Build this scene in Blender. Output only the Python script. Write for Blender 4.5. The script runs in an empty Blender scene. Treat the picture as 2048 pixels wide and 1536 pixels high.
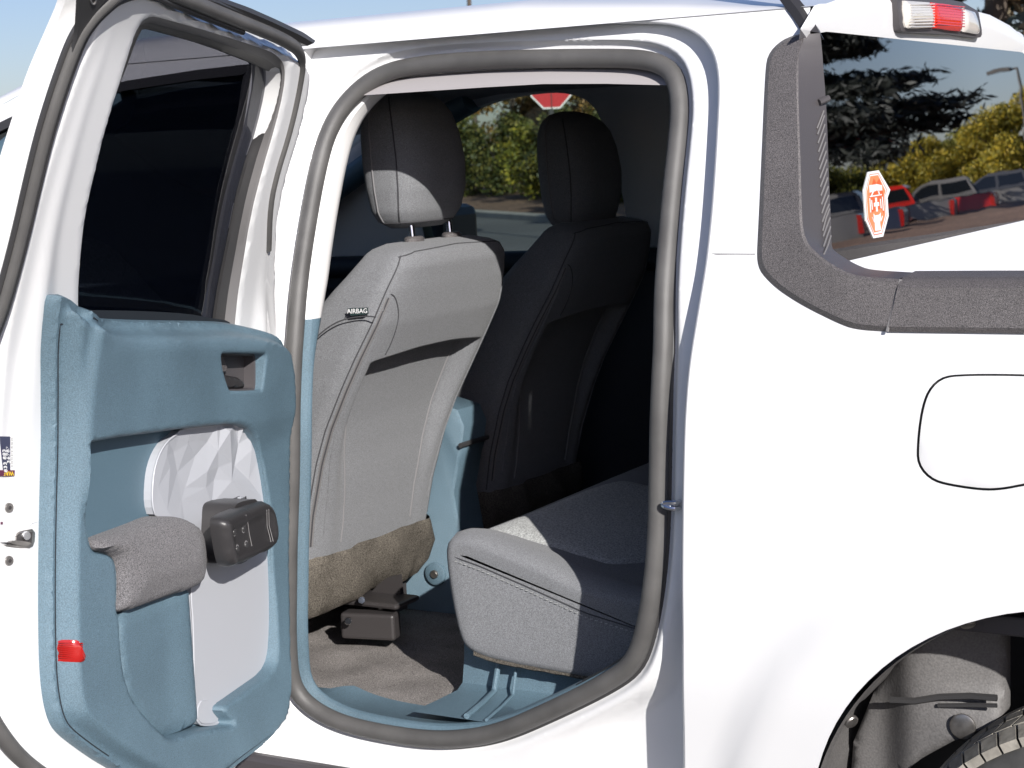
import bpy, bmesh, math, random
import numpy as np
from mathutils import Vector, Matrix, geometry

random.seed(5)
rng = np.random.default_rng(5)
scene = bpy.context.scene
COL = scene.collection

# ------------------------------------------------------------------ camera
FOC = 3500.0
CAMP = np.array([0.0, -2.4, 1.44])
dY = np.array([2026.0, 558.0, -FOC]); dY /= np.linalg.norm(dY)
dXn = np.array([-5997.0, 198.0, -FOC]); dXn -= dXn.dot(dY) * dY; dXn /= np.linalg.norm(dXn)
ROT = np.stack([-dXn, dY, np.cross(-dXn, dY)], 0)
cam = bpy.data.cameras.new('camera')
cam.sensor_width = 36.0
cam.lens = FOC / 2048.0 * 36.0
cam.clip_start = 0.05
cam.clip_end = 2000
cam.dof.use_dof = True
cam.dof.focus_distance = 2.75
cam.dof.aperture_fstop = 14.0
cam_ob = bpy.data.objects.new('camera', cam)
COL.objects.link(cam_ob)
mw = Matrix.Identity(4)
for i in range(3):
    for j in range(3):
        mw[i][j] = ROT[i, j]
    mw[i][3] = CAMP[i]
cam_ob.matrix_world = mw
scene.camera = cam_ob

# ------------------------------------------------------------------ light
SUN_A, SUN_E = math.radians(48.7), math.radians(25.0)
to_sun = Vector((math.sin(SUN_A) * math.cos(SUN_E), -math.cos(SUN_A) * math.cos(SUN_E), math.sin(SUN_E)))
world = bpy.data.worlds.new('World')
scene.world = world
world.use_nodes = True
wn = world.node_tree
for nd in list(wn.nodes):
    wn.nodes.remove(nd)
sky = wn.nodes.new('ShaderNodeTexSky')
sky.sky_type = 'NISHITA'
sky.sun_disc = False
sky.sun_elevation = SUN_E
sky.sun_rotation = math.radians(180.0) - SUN_A
sky.air_density = 0.9
sky.dust_density = 0.8
sky.ozone_density = 3.0
sky.altitude = 0
bgn = wn.nodes.new('ShaderNodeBackground')
bgn.inputs[1].default_value = 0.059
won = wn.nodes.new('ShaderNodeOutputWorld')
tint = wn.nodes.new('ShaderNodeMix'); tint.data_type = 'RGBA'; tint.blend_type = 'MULTIPLY'
tint.inputs[0].default_value = 1.0; tint.inputs[7].default_value = (1.03, 0.95, 1.05, 1)
wn.links.new(sky.outputs[0], tint.inputs[6]); wn.links.new(tint.outputs[2], bgn.inputs[0])
wn.links.new(bgn.outputs[0], won.inputs[0])
sun = bpy.data.lights.new('sun', 'SUN')
sun.energy = 3.6
sun.angle = math.radians(0.5)
sun.color = (1.0, 0.965, 0.92)
sun_ob = bpy.data.objects.new('sun', sun)
sun_ob.rotation_euler = to_sun.to_track_quat('Z', 'Y').to_euler()
sun_ob.location = (6, -6, 6)
COL.objects.link(sun_ob)
scene.view_settings.view_transform = 'Standard'
scene.view_settings.look = 'None'
scene.view_settings.gamma = 1.0
scene.view_settings.exposure = 0.78
scene.view_settings.use_curve_mapping = False
scene.cycles.max_bounces = 10
scene.cycles.transparent_max_bounces = 24
scene.cycles.caustics_reflective = False
scene.cycles.caustics_refractive = False
GZ = -0.12                                     # level of the asphalt

# ------------------------------------------------------------------ materials
def mat(name, color, rough=0.5, metal=0.0, spec=0.5, coat=0.0, bump=0.0, bscale=400.0, var=0.0, vscale=6.0,
        speck=0.0, sscale=900.0, sheen=0.0, stretch=None):
    m = bpy.data.materials.new(name)
    m.use_nodes = True
    nt = m.node_tree
    b = nt.nodes['Principled BSDF']
    b.inputs['Base Color'].default_value = (*color, 1)
    b.inputs['Roughness'].default_value = rough
    b.inputs['Metallic'].default_value = metal
    b.inputs['Specular IOR Level'].default_value = spec
    b.inputs['Coat Weight'].default_value = coat
    b.inputs['Coat Roughness'].default_value = 0.04
    b.inputs['Sheen Weight'].default_value = sheen
    tc = nt.nodes.new('ShaderNodeTexCoord')
    co = tc.outputs['Object']
    if stretch:
        mp = nt.nodes.new('ShaderNodeMapping')
        mp.inputs['Scale'].default_value = stretch
        nt.links.new(co, mp.inputs[0])
        co = mp.outputs[0]
    last = None
    if var > 0:
        n = nt.nodes.new('ShaderNodeTexNoise')
        n.inputs['Scale'].default_value = vscale
        n.inputs['Detail'].default_value = 4
        nt.links.new(co, n.inputs['Vector'])
        last = (n.outputs[0], var)
    def scale_col(prev, fac_out, amount):
        mr = nt.nodes.new('ShaderNodeMapRange')
        mr.inputs['From Min'].default_value = 0.3
        mr.inputs['From Max'].default_value = 0.7
        mr.inputs['To Min'].default_value = 1 - amount
        mr.inputs['To Max'].default_value = 1 + amount
        nt.links.new(fac_out, mr.inputs[0])
        mx = nt.nodes.new('ShaderNodeMix')
        mx.data_type = 'RGBA'
        mx.blend_type = 'MULTIPLY'
        mx.inputs[0].default_value = 1
        if prev is None:
            mx.inputs[6].default_value = (*color, 1)
        else:
            nt.links.new(prev, mx.inputs[6])
        nt.links.new(mr.outputs[0], mx.inputs[7])
        return mx.outputs[2]
    out = None
    if last:
        out = scale_col(None, last[0], last[1])
    if speck > 0:
        n2 = nt.nodes.new('ShaderNodeTexNoise')
        n2.inputs['Scale'].default_value = sscale
        n2.inputs['Detail'].default_value = 1
        nt.links.new(co, n2.inputs['Vector'])
        out = scale_col(out, n2.outputs[0], speck)
    if out is not None:
        nt.links.new(out, b.inputs['Base Color'])
    if bump > 0:
        n3 = nt.nodes.new('ShaderNodeTexNoise')
        n3.inputs['Scale'].default_value = bscale
        n3.inputs['Detail'].default_value = 2
        nt.links.new(co, n3.inputs['Vector'])
        bp = nt.nodes.new('ShaderNodeBump')
        bp.inputs['Strength'].default_value = bump
        bp.inputs['Distance'].default_value = 0.002
        nt.links.new(n3.outputs[0], bp.inputs['Height'])
        nt.links.new(bp.outputs[0], b.inputs['Normal'])
    return m


def glass(name, tint, rough=0.0, ior=1.5, boost=1.0, wave=0.0):
    m = bpy.data.materials.new(name)
    m.use_nodes = True
    nt = m.node_tree
    nt.nodes.remove(nt.nodes['Principled BSDF'])
    o = nt.nodes['Material Output']
    t = nt.nodes.new('ShaderNodeBsdfTransparent')
    t.inputs[0].default_value = (*tint, 1)
    g = nt.nodes.new('ShaderNodeBsdfGlossy')
    g.inputs['Roughness'].default_value = rough
    ge = nt.nodes.new('ShaderNodeNewGeometry')
    dt = nt.nodes.new('ShaderNodeVectorMath'); dt.operation = 'DOT_PRODUCT'
    nt.links.new(ge.outputs['Normal'], dt.inputs[0]); nt.links.new(ge.outputs['Incoming'], dt.inputs[1])
    def mth(op, a, b=None):
        q = nt.nodes.new('ShaderNodeMath'); q.operation = op
        for k, v in enumerate((a, b)):
            if v is None: continue
            if isinstance(v, float): q.inputs[k].default_value = v
            else: nt.links.new(v, q.inputs[k])
        return q.outputs[0]
    r0 = ((ior - 1) / (ior + 1)) ** 2
    om = mth('SUBTRACT', 1.0, mth('ABSOLUTE', dt.outputs['Value']))
    fac = mth('ADD', r0, mth('MULTIPLY', 1.0 - r0, mth('POWER', om, 5.0)))
    mx = nt.nodes.new('ShaderNodeMixShader')
    if boost != 1.0:
        mm = nt.nodes.new('ShaderNodeMath'); mm.operation = 'MULTIPLY'; mm.use_clamp = True
        mm.inputs[1].default_value = boost
        nt.links.new(fac, mm.inputs[0]); fac = mm.outputs[0]
    if wave > 0:
        tc = nt.nodes.new('ShaderNodeTexCoord')
        mp = nt.nodes.new('ShaderNodeMapping'); mp.inputs['Scale'].default_value = (1, 1.2, 4)
        nz = nt.nodes.new('ShaderNodeTexNoise'); nz.inputs['Scale'].default_value = 5; nz.inputs['Detail'].default_value = 1
        bp = nt.nodes.new('ShaderNodeBump'); bp.inputs['Strength'].default_value = wave; bp.inputs['Distance'].default_value = 0.002
        nt.links.new(tc.outputs['Object'], mp.inputs[0]); nt.links.new(mp.outputs[0], nz.inputs['Vector'])
        nt.links.new(nz.outputs[0], bp.inputs['Height']); nt.links.new(bp.outputs[0], g.inputs['Normal'])
    nt.links.new(fac, mx.inputs[0])
    nt.links.new(t.outputs[0], mx.inputs[1])
    nt.links.new(g.outputs[0], mx.inputs[2])
    nt.links.new(mx.outputs[0], o.inputs['Surface'])
    return m


def leafmat(name, c1, c2, c3):
    m = bpy.data.materials.new(name)
    m.use_nodes = True
    nt = m.node_tree
    b = nt.nodes['Principled BSDF']
    b.inputs['Roughness'].default_value = 0.55
    g = nt.nodes.new('ShaderNodeNewGeometry')
    r = nt.nodes.new('ShaderNodeValToRGB')
    r.color_ramp.elements[0].color = (*c1, 1)
    r.color_ramp.elements[1].color = (*c3, 1)
    e = r.color_ramp.elements.new(0.55); e.color = (*c2, 1)
    nt.links.new(g.outputs['Random Per Island'], r.inputs[0])
    nt.links.new(r.outputs[0], b.inputs['Base Color'])
    tr = nt.nodes.new('ShaderNodeBsdfTranslucent')
    nt.links.new(r.outputs[0], tr.inputs[0])
    mx = nt.nodes.new('ShaderNodeMixShader'); mx.inputs[0].default_value = 0.25
    nt.links.new(b.outputs[0], mx.inputs[1]); nt.links.new(tr.outputs[0], mx.inputs[2])
    nt.links.new(mx.outputs[0], nt.nodes['Material Output'].inputs['Surface'])
    return m


M = {}
M['paint'] = mat('white_paint', (0.80, 0.80, 0.80), 0.35, spec=0.4, coat=0.6)
M['seal'] = mat('seal_rubber', (0.098, 0.095, 0.092), 0.48, bump=0.25, bscale=900, var=0.18, vscale=14)
M['rubber'] = mat('black_rubber', (0.042, 0.041, 0.042), 0.42, var=0.1)
M['channel'] = mat('glass_run_rubber', (0.180, 0.173, 0.173), 0.5, var=0.15)
M['blue'] = mat('slate_blue_plastic', (0.114, 0.18, 0.226), 0.42, bump=0.6, bscale=1000, var=0.12, vscale=6, speck=0.22, sscale=620)
M['bluedk'] = mat('slate_blue_smooth_plastic', (0.09, 0.15, 0.192), 0.5, bump=0.2, bscale=1100, speck=0.08, sscale=1200)
M['insert'] = mat('pale_grey_plastic', (0.439, 0.452, 0.483), 0.45, bump=0.06, bscale=900)
M['fabric'] = mat('grey_seat_fabric', (0.193, 0.198, 0.208), 0.9, spec=0.2, bump=0.5, bscale=900, speck=0.32, sscale=700, sheen=0.12)
M['heather'] = mat('heathered_seat_fabric', (0.375, 0.383, 0.375), 0.9, spec=0.2, bump=0.5, bscale=700, speck=0.4, sscale=500, sheen=0.12, stretch=(1, 0.35, 1))
M['armfabric'] = mat('armrest_fabric', (0.15, 0.145, 0.15), 0.9, spec=0.2, bump=0.7, bscale=800, speck=0.5, sscale=620, sheen=0.1)
M['felt'] = mat('brown_felt', (0.112, 0.1, 0.084), 0.95, spec=0.1, bump=0.9, bscale=420, speck=0.55, sscale=420, var=0.2, vscale=12)
M['carpet'] = mat('dark_carpet', (0.25, 0.232, 0.22), 0.95, spec=0.1, bump=1.0, bscale=420, speck=0.55, sscale=520, var=0.2, vscale=10)
M['black'] = mat('black_plastic', (0.036, 0.034, 0.035), 0.36, bump=0.12, bscale=900, var=0.08)
M['clad'] = mat('textured_black_cladding', (0.108, 0.099, 0.099), 0.45, bump=0.55, bscale=900, speck=0.6, sscale=760, var=0.12, vscale=8)
M['cladsm'] = mat('smooth_black_cladding', (0.070, 0.064, 0.067), 0.42, bump=0.2, bscale=700)
M['liner'] = mat('wheel_liner_plastic', (0.125, 0.12, 0.118), 0.6, bump=0.25, bscale=300, speck=0.16, sscale=300, var=0.12, vscale=7)
M['headliner'] = mat('headliner_fabric', (0.374, 0.352, 0.352), 0.95, spec=0.1, bump=0.2, bscale=700)
M['trimgrey'] = mat('pillar_trim_plastic', (0.682, 0.671, 0.660), 0.6, bump=0.08, bscale=900)
M['chrome'] = mat('chrome', (0.75, 0.75, 0.76), 0.12, metal=1)
M['steel'] = mat('grey_steel', (0.33, 0.31, 0.29), 0.35, metal=0.9, var=0.3, vscale=60)
M['bracket'] = mat('painted_steel_bracket', (0.042, 0.038, 0.038), 0.42, bump=0.1)
M['tyre'] = mat('tyre_rubber', (0.060, 0.059, 0.056), 0.62, bump=0.2, bscale=200, var=0.2, vscale=30)
M['tread'] = mat('pale_tyre_tread', (0.30, 0.28, 0.24), 0.8, bump=0.3, bscale=200, var=0.3, vscale=40)  # tread blocks much paler than the tyre rubber
M['redlens'] = mat('red_lens', (0.36, 0.01, 0.008), 0.12, spec=0.6, coat=0.5)
M['clearlens'] = mat('clear_lens', (0.70, 0.66, 0.60), 0.08, spec=0.6, coat=0.8)
M['lampred'] = mat('red_lamp_lens', (0.75, 0.03, 0.012), 0.15, spec=0.6, coat=0.8)
M['white'] = mat('white_print', (0.8, 0.8, 0.8), 0.4)
M['orange'] = mat('orange_print', (0.72, 0.12, 0.03), 0.35)
M['orangelt'] = mat('light_orange_print', (0.80, 0.25, 0.10), 0.35)
M['navy'] = mat('navy_print', (0.05, 0.055, 0.10), 0.4)
M['purple'] = mat('purple_print', (0.13, 0.03, 0.07), 0.4)
M['yellow'] = mat('yellow_print', (0.80, 0.55, 0.03), 0.4)
M['greyprint'] = mat('grey_print', (0.25, 0.25, 0.25), 0.5)
M['thread'] = mat('pale_thread', (0.22, 0.215, 0.22), 0.8)
M['threaddk'] = mat('dark_seam', (0.055, 0.055, 0.06), 0.9)
M['tag'] = mat('black_woven_tag', (0.012, 0.03, 0.03), 0.7)
M['doorglass'] = glass('tinted_door_glass', (0.40, 0.40, 0.42))
M['sideglass'] = glass('clear_side_glass', (0.72, 0.78, 0.75))
M['rearglass'] = glass('dark_rear_glass', (0.02, 0.02, 0.022), boost=3.8, wave=0.05)
M['frontglass'] = glass('front_door_glass', (0.30, 0.31, 0.33), boost=1.5)
M['dash'] = mat('dark_dash_plastic', (0.018, 0.022, 0.028), 0.6, bump=0.15, bscale=600)

# ------------------------------------------------------------------ maths helpers
def ray(px, py):
    v = np.array([px - 1024.0, 768.0 - py, -FOC])
    d = ROT @ v
    return d / np.linalg.norm(d)


PZ = [.20, .33, .45, .6, .75, 1.0, 1.1, 1.2, 1.25, 1.6, 1.64, 1.66]
PY = [.07, .06, .04, .012, 0, 0, .008, .03, .05, .2, .225, .245]
def prof(z):
    return np.interp(z, PZ, PY)
_zs = np.linspace(0.2, 1.66, 400)
_k = np.exp(-np.linspace(-2, 2, 41) ** 2); _k /= _k.sum()
_ps = np.convolve(np.pad(np.interp(_zs, PZ, PY), 20, mode='reflect', reflect_type='odd'), _k, 'valid')
def prof(z):
    return np.interp(z, _zs, _ps)

def smooth(a, b, x):
    t = np.clip((np.asarray(x, float) - a) / (b - a), 0, 1)
    return t * t * (3 - 2 * t)

def flare(x, z):
    r = np.hypot(np.asarray(x) + 0.50, np.asarray(z) - 0.30)
    return -0.014 * (1 - smooth(0.545, 0.60, r)) * smooth(.30, .40, r)

def skin(x, z):
    return prof(z) + flare(x, z)

def on_plane(px, py, P, N):
    d = ray(px, py); N = np.asarray(N, float)
    t = ((np.asarray(P) - CAMP) @ N) / (d @ N)
    return CAMP + d * t

def at_y(px, py, y):
    return on_plane(px, py, (0, y, 0), (0, 1, 0))

def at_x(px, py, x):
    return on_plane(px, py, (x, 0, 0), (1, 0, 0))

def on_skin(px, py, off=0.0):
    d = ray(px, py); y = 0.0; p = None
    for _ in range(40):
        t = (y - CAMP[1]) / d[1]; p = CAMP + d * t
        y += 0.6 * (skin(p[0], p[2]) + off - y)
    return p

def S2(pts, off=0.0):                     # traced points -> (x, z) on the body side
    return [(lambda p: (p[0], p[2]))(on_skin(a, b, off)) for a, b in pts]

TH = math.radians(79.0)
HINGE = np.array([-1.97, 0.03, 0.0])
DU = np.array([math.cos(TH), -math.sin(TH), 0.0])
DN = np.array([math.sin(TH), math.cos(TH), 0.0])
def dw(s, h, z):
    return HINGE + DU * s + DN * h + np.array([0, 0, z])

def on_door(px, py, h0=0.0, lean=True):
    d = ray(px, py); z = 1.1; p = None
    for _ in range(40):
        h = h0 + (float(prof(z)) if lean else 0.0)
        P = HINGE + DN * h
        t = ((P - CAMP) @ DN) / (d @ DN); p = CAMP + d * t
        z += 0.5 * (p[2] - z)
    return ((p - HINGE) @ DU, p[2])

def D2(pts, h, lean=True):
    return [on_door(a, b, h, lean) for a, b in pts]

def chaikin(pts, n=2, closed=True):
    P = [np.array(p, float) for p in pts]
    for _ in range(n):
        Q = []
        m = len(P)
        rngi = range(m) if closed else range(m - 1)
        if not closed: Q.append(P[0])
        for i in rngi:
            a, b = P[i], P[(i + 1) % m]
            Q.append(a * .75 + b * .25); Q.append(a * .25 + b * .75)
        if not closed: Q.append(P[-1])
        P = Q
    return P

def resample(pts, n=None, step=None, closed=True):
    P = np.array([np.array(p, float) for p in pts])
    if closed: P = np.vstack([P, P[:1]])
    L = np.concatenate([[0], np.cumsum(np.linalg.norm(np.diff(P, axis=0), axis=1))])
    if n is None: n = max(6, int(L[-1] / step))
    t = np.linspace(0, L[-1], n + 1)[:-1] if closed else np.linspace(0, L[-1], n)
    return np.stack([np.interp(t, L, P[:, k]) for k in range(P.shape[1])], 1)

def area2(P):
    x, y = P[:, 0], P[:, 1]
    return 0.5 * np.sum(x * np.roll(y, -1) - np.roll(x, -1) * y)

def offset2(P, d):                       # positive d grows the loop
    P = np.asarray(P)
    s = 1 if area2(P) > 0 else -1
    t = np.roll(P, -1, 0) - np.roll(P, 1, 0)
    t /= np.linalg.norm(t, axis=1)[:, None] + 1e-12
    nrm = np.stack([t[:, 1], -t[:, 0]], 1) * s
    return P + nrm * d

def inside(loops, pts):
    pts = np.asarray(pts)
    c = np.zeros(len(pts), bool)
    for L in loops:
        L = np.asarray(L); A = L; B = np.roll(L, -1, 0)
        for (x1, y1), (x2, y2) in zip(A, B):
            m = ((y1 > pts[:, 1]) != (y2 > pts[:, 1]))
            if y1 != y2:
                xx = x1 + (pts[:, 1] - y1) * (x2 - x1) / (y2 - y1)
                c ^= m & (pts[:, 0] < xx)
    return c

def dist_loop(L, pts, closed=True):
    L = np.asarray(L, float); pts = np.asarray(pts, float)
    A = L if closed else L[:-1]; B = np.roll(L, -1, 0) if closed else L[1:]
    best = np.full(len(pts), 1e9)
    for a, b in zip(A, B):
        ab = b - a; q = ab @ ab
        if q < 1e-16: continue
        t = np.clip(((pts - a) @ ab) / q, 0, 1)
        dd = np.linalg.norm(pts - (a + t[:, None] * ab), axis=1)
        best = np.minimum(best, dd)
    return best

def fill2(outline, holes=(), spacing=0.03, extra=None):
    loops = [np.asarray(outline, float)] + [np.asarray(h, float) for h in holes]
    pts, edges = [], []
    for L in loops:
        b = len(pts)
        pts += [Vector((float(p[0]), float(p[1]))) for p in L]
        edges += [(b + i, b + (i + 1) % len(L)) for i in range(len(L))]
    if spacing:
        mn, mx = loops[0].min(0), loops[0].max(0)
        gx = np.arange(mn[0] + spacing * .5, mx[0], spacing); gy = np.arange(mn[1] + spacing * .5, mx[1], spacing)
        G = np.array([(x + (spacing * .5 if j % 2 else 0), y) for j, y in enumerate(gy) for x in gx])
        if len(G):
            k_ = inside([loops[0]], G)
            for L in loops[1:]: k_ &= ~inside([L], G)
            G = G[k_]
        if len(G):
            dm = np.min([dist_loop(L, G) for L in loops], axis=0)
            G = G[dm > spacing * .4]
            pts += [Vector((float(p[0]), float(p[1]))) for p in G]
    if extra is not None:
        pts += [Vector((float(p[0]), float(p[1]))) for p in extra]
    v, e, f, _, _, _ = geometry.delaunay_2d_cdt(pts, edges, [], 0, 1e-7)
    V = np.array([(p.x, p.y) for p in v])
    cen = np.array([V[list(t)].mean(0) for t in f])
    ok = inside([loops[0]], cen)
    for L in loops[1:]: ok &= ~inside([L], cen)
    T = [tuple(t) for t, k in zip(f, ok) if k]
    return V, T

# ------------------------------------------------------------------ object helpers
def link(o, parent=None):
    COL.objects.link(o)
    if parent is not None:
        o.parent = parent
        loc = Vector((0, 0, 0)); q = parent
        while q is not None:
            loc += q.location; q = q.parent
        o.location = -loc
    return o

def mesh(name, verts, faces, m, parent=None, sm=True, angle=38, label=None, fix=False):
    me = bpy.data.meshes.new(name)
    me.from_pydata([tuple(float(c) for c in v) for v in verts], [], [tuple(int(i) for i in f) for f in faces])
    ms = m if isinstance(m, (list, tuple)) else [m]
    for k in ms: me.materials.append(k)
    if fix:
        bm = bmesh.new(); bm.from_mesh(me)
        bmesh.ops.recalc_face_normals(bm, faces=bm.faces)
        bm.to_mesh(me); bm.free()
    if sm:
        me.shade_smooth()
        me.set_sharp_from_angle(angle=math.radians(angle))
    me.update()
    o = bpy.data.objects.new(name, me)
    link(o, parent)
    if label: o['label'] = label
    return o

def thing(name, label, cat, loc=(0, 0, 0), group=None):
    o = bpy.data.objects.new(name, None)
    o.empty_display_size = 0.2
    o.location = loc
    COL.objects.link(o)
    o['label'] = label; o['category'] = cat
    if group: o['group'] = group
    return o

def slab(name, outline, holes, fin, fout, tow, m, parent=None, spacing=0.03, angle=38, label=None, sm=True, extra=None):
    """solid plate: fin/fout give the two faces' depth over 2-D points, tow maps (a, depth, b) to the world"""
    V, T = fill2(outline, holes, spacing, extra)
    hi = np.broadcast_to(np.asarray(fin(V), float), (len(V),)); ho = np.broadcast_to(np.asarray(fout(V), float), (len(V),))
    W = [tow(V[i, 0], hi[i], V[i, 1]) for i in range(len(V))] + [tow(V[i, 0], ho[i], V[i, 1]) for i in range(len(V))]
    n = len(V)
    F = [t for t in T] + [(t[2] + n, t[1] + n, t[0] + n) for t in T]
    cnt = {}
    for t in T:
        for a, b in ((t[0], t[1]), (t[1], t[2]), (t[2], t[0])):
            cnt[(a, b)] = 1
    for a, b in list(cnt):
        if (b, a) not in cnt:
            F.append((b, a, a + n, b + n))
    return mesh(name, W, F, m, parent, sm, angle, label, fix=True)

def loft(loops, closed=True, cap0=False, cap1=False):
    V, F = [], []
    n = len(loops[0])
    for L in loops: V += [tuple(p) for p in L]
    for k in range(len(loops) - 1):
        for i in range(n if closed else n - 1):
            j = (i + 1) % n
            F.append((k * n + i, k * n + j, (k + 1) * n + j, (k + 1) * n + i))
    if cap0: F.append(tuple(range(n))[::-1])
    if cap1: F.append(tuple(range((len(loops) - 1) * n, len(loops) * n)))
    return V, F

def tube_vf(path, r, closed=False, seg=10, caps=True):
    P = np.asarray(path, float); n = len(P)
    R = np.full(n, r) if np.isscalar(r) else np.asarray(r, float)
    if closed: T = np.roll(P, -1, 0) - np.roll(P, 1, 0)
    else: T = np.gradient(P, axis=0)
    T /= np.linalg.norm(T, axis=1)[:, None] + 1e-12
    up = np.array([0, 1, 0.]) if abs(T[0][1]) < .8 else np.array([1, 0, 0.])
    loops = []
    nb = np.cross(T[0], up); nb /= np.linalg.norm(nb)
    for i in range(n):
        nb = nb - T[i] * (nb @ T[i]); nb /= np.linalg.norm(nb) + 1e-12
        b2 = np.cross(T[i], nb)
        loops.append([P[i] + R[i] * (math.cos(a) * nb + math.sin(a) * b2) for a in np.linspace(0, 2 * math.pi, seg, endpoint=False)])
    if closed: loops.append(loops[0])
    return loft(loops, True, caps and not closed, caps and not closed)

def tube(name, path, r, m, parent=None, closed=False, seg=10, label=None):
    V, F = tube_vf(path, r, closed, seg)
    return mesh(name, V, F, m, parent, label=label, fix=True)

def box_vf(c, s, rot=None):
    c = np.asarray(c, float); s = np.asarray(s, float) / 2
    V = np.array([(x, y, z) for x in (-1, 1) for y in (-1, 1) for z in (-1, 1)], float) * s
    if rot is not None: V = V @ np.asarray(rot).T
    V = V + c
    F = [(0, 1, 3, 2), (4, 6, 7, 5), (0, 4, 5, 1), (2, 3, 7, 6), (0, 2, 6, 4), (1, 5, 7, 3)]
    return [tuple(v) for v in V], F

def join(parts):
    V, F = [], []
    for v, f in parts:
        b = len(V); V += [tuple(p) for p in v]; F += [tuple(i + b for i in q) for q in f]
    return V, F

def bevel(o, w=0.005, seg=2):
    md = o.modifiers.new('bevel', 'BEVEL'); md.width = w; md.segments = seg; md.limit_method = 'ANGLE'
    return o

def disc_vf(c, nrm, r, h, seg=16):
    nrm = np.asarray(nrm, float); nrm /= np.linalg.norm(nrm)
    a = np.cross(nrm, (0, 0, 1.)); a = a / np.linalg.norm(a) if np.linalg.norm(a) > 1e-3 else np.array([1., 0, 0]); b = np.cross(nrm, a)
    c = np.asarray(c, float)
    def ring(rr, hh): return [c + nrm * hh + rr * (math.cos(t) * a + math.sin(t) * b) for t in np.linspace(0, 2 * math.pi, seg, endpoint=False)]
    return loft([ring(r, 0), ring(r, h * .7), ring(r * .85, h)], True, True, True)

def text_mesh(name, txt, size, origin, right, up, nrm, m, parent, depth=0.0006):
    cu = bpy.data.curves.new(name, 'FONT'); cu.body = txt; cu.size = size; cu.align_x = 'CENTER'; cu.align_y = 'CENTER'
    cu.extrude = depth; cu.resolution_u = 3
    ob = bpy.data.objects.new(name, cu); COL.objects.link(ob)
    dg = bpy.context.evaluated_depsgraph_get()
    me = bpy.data.meshes.new_from_object(ob.evaluated_get(dg))
    bpy.data.objects.remove(ob)
    R = np.stack([right, up, nrm], 1)
    vs = [np.asarray(origin) + R @ np.array(v.co) for v in me.vertices]
    fs = [tuple(p.vertices) for p in me.polygons]
    bpy.data.meshes.remove(me)
    return mesh(name, vs, fs, m, parent, sm=False)

TR = thing('pickup_truck', 'white pickup truck in front with its rear cab door standing open', 'pickup truck', (-0.5, 0.88, GZ))
def part(name, V, F, m, parent=None, **k):
    return mesh(name, V, F, m, parent or TR, **k)
sxz = lambda a, h, b: (a, h, b)

# ================================================================== ground and far things come after the truck
# ------------------------------------------------------------------ body side
L0px = [(620, 78), (700, 68), (850, 58), (1000, 50), (1150, 46), (1290, 45), (1345, 50), (1388, 66), (1414, 92), (1428, 122),
        (1434, 170), (1430, 260), (1421, 400), (1412, 490), (1405, 545), (1392, 622), (1378, 702), (1368, 790), (1363, 900),
        (1361, 1000), (1360, 1100), (1361, 1250), (1362, 1400), (1364, 1536), (1362, 1610), (1335, 1660), (1240, 1662), (1100, 1620), (900, 1590),
        (720, 1558), (617, 1536), (520, 1516), (500, 1480), (500, 1300), (505, 900), (520, 640), (548, 400), (575, 250), (592, 130)]
L0 = resample(chaikin(S2(L0px), 2), step=0.012)
if area2(L0) < 0: L0 = L0[::-1]
SEALpx = [(577, 1300), (576, 1205), (577, 1115), (581, 980), (583, 859), (594, 640), (611, 466), (640, 310), (666, 240), (707, 187),
          (760, 148), (828, 130), (955, 120), (1087, 117), (1219, 116), (1292, 119), (1333, 134), (1352, 157), (1360, 209), (1357, 262),
          (1343, 390), (1334, 500), (1327, 675), (1324, 736), (1317, 999), (1312, 1115), (1301, 1205), (1282, 1290), (1261, 1332),
          (1222, 1360), (1160, 1393), (1079, 1431), (1012, 1460), (950, 1476), (866, 1481), (765, 1467), (685, 1448), (632, 1423),
          (597, 1392), (581, 1355)]
SEAL = resample(chaikin(S2(SEALpx, 0.055), 2), n=260)
if area2(SEAL) < 0: SEAL = SEAL[::-1]

WC = (-0.495, 0.36)
arch = [(WC[0] + 0.425 * math.cos(a) * (1 + .02 * math.sin(a) ** 2), WC[1] + 0.425 * math.sin(a)) for a in np.radians(np.arange(-6, 187, 3))]
roofline = [(-3.45, 1.13), (-3.1, 1.33), (-2.8, 1.52), (-2.68, 1.585), (-2.55, 1.62), (-2.4, 1.64)]
body_out = [(-3.5, .31)] + [(-1.4, .31), (-.98, .31), (WC[0] - .43, .315)] + arch[::-1][0:] + [(WC[0] + .43, .33), (0.95, .36), (0.95, 1.215)]
body_out += S2([(1790, 590), (1700, 575), (1645, 545), (1606, 505), (1594, 470), (1590, 440), (1586, 340), (1583, 200), (1584, 120), (1596, 92)]) + [(-.955, 1.64)] + roofline[::-1] + [(-3.5, 1.05)]
fdw = S2([(508, 128), (490, 235), (455, 400), (410, 590), (397, 665)]) + [(-2.3, 1.145), (-2.9, 1.14), (-3.15, 1.16), (-3.12, 1.20), (-2.95, 1.33)] + \
    S2([(-40, 265), (0, 246), (28, 232), (120, 200), (250, 163), (400, 140)])
FDW = resample(fdw, step=0.02)
fuelpx = [(1835, 905), (1838, 860), (1845, 815), (1856, 783), (1876, 760), (1905, 750), (2050, 750), (2140, 757), (2172, 780), (2184, 830),
          (2184, 900), (2170, 945), (2130, 958), (2060, 967), (2000, 979), (1960, 979), (1905, 971), (1868, 962), (1845, 942), (1836, 922)]
FUEL = resample(chaikin(S2(fuelpx), 2), step=0.008)
if area2(FUEL) < 0: FUEL = FUEL[::-1]
groove = S2([(1421, 507), (1470, 507.3), (1516, 507.5), (1516, 509.2), (1470, 509), (1421, 509.3)])
gseam = S2([(0, 211), (46, 185), (46, 187.2), (0, 213.2)])

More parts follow.
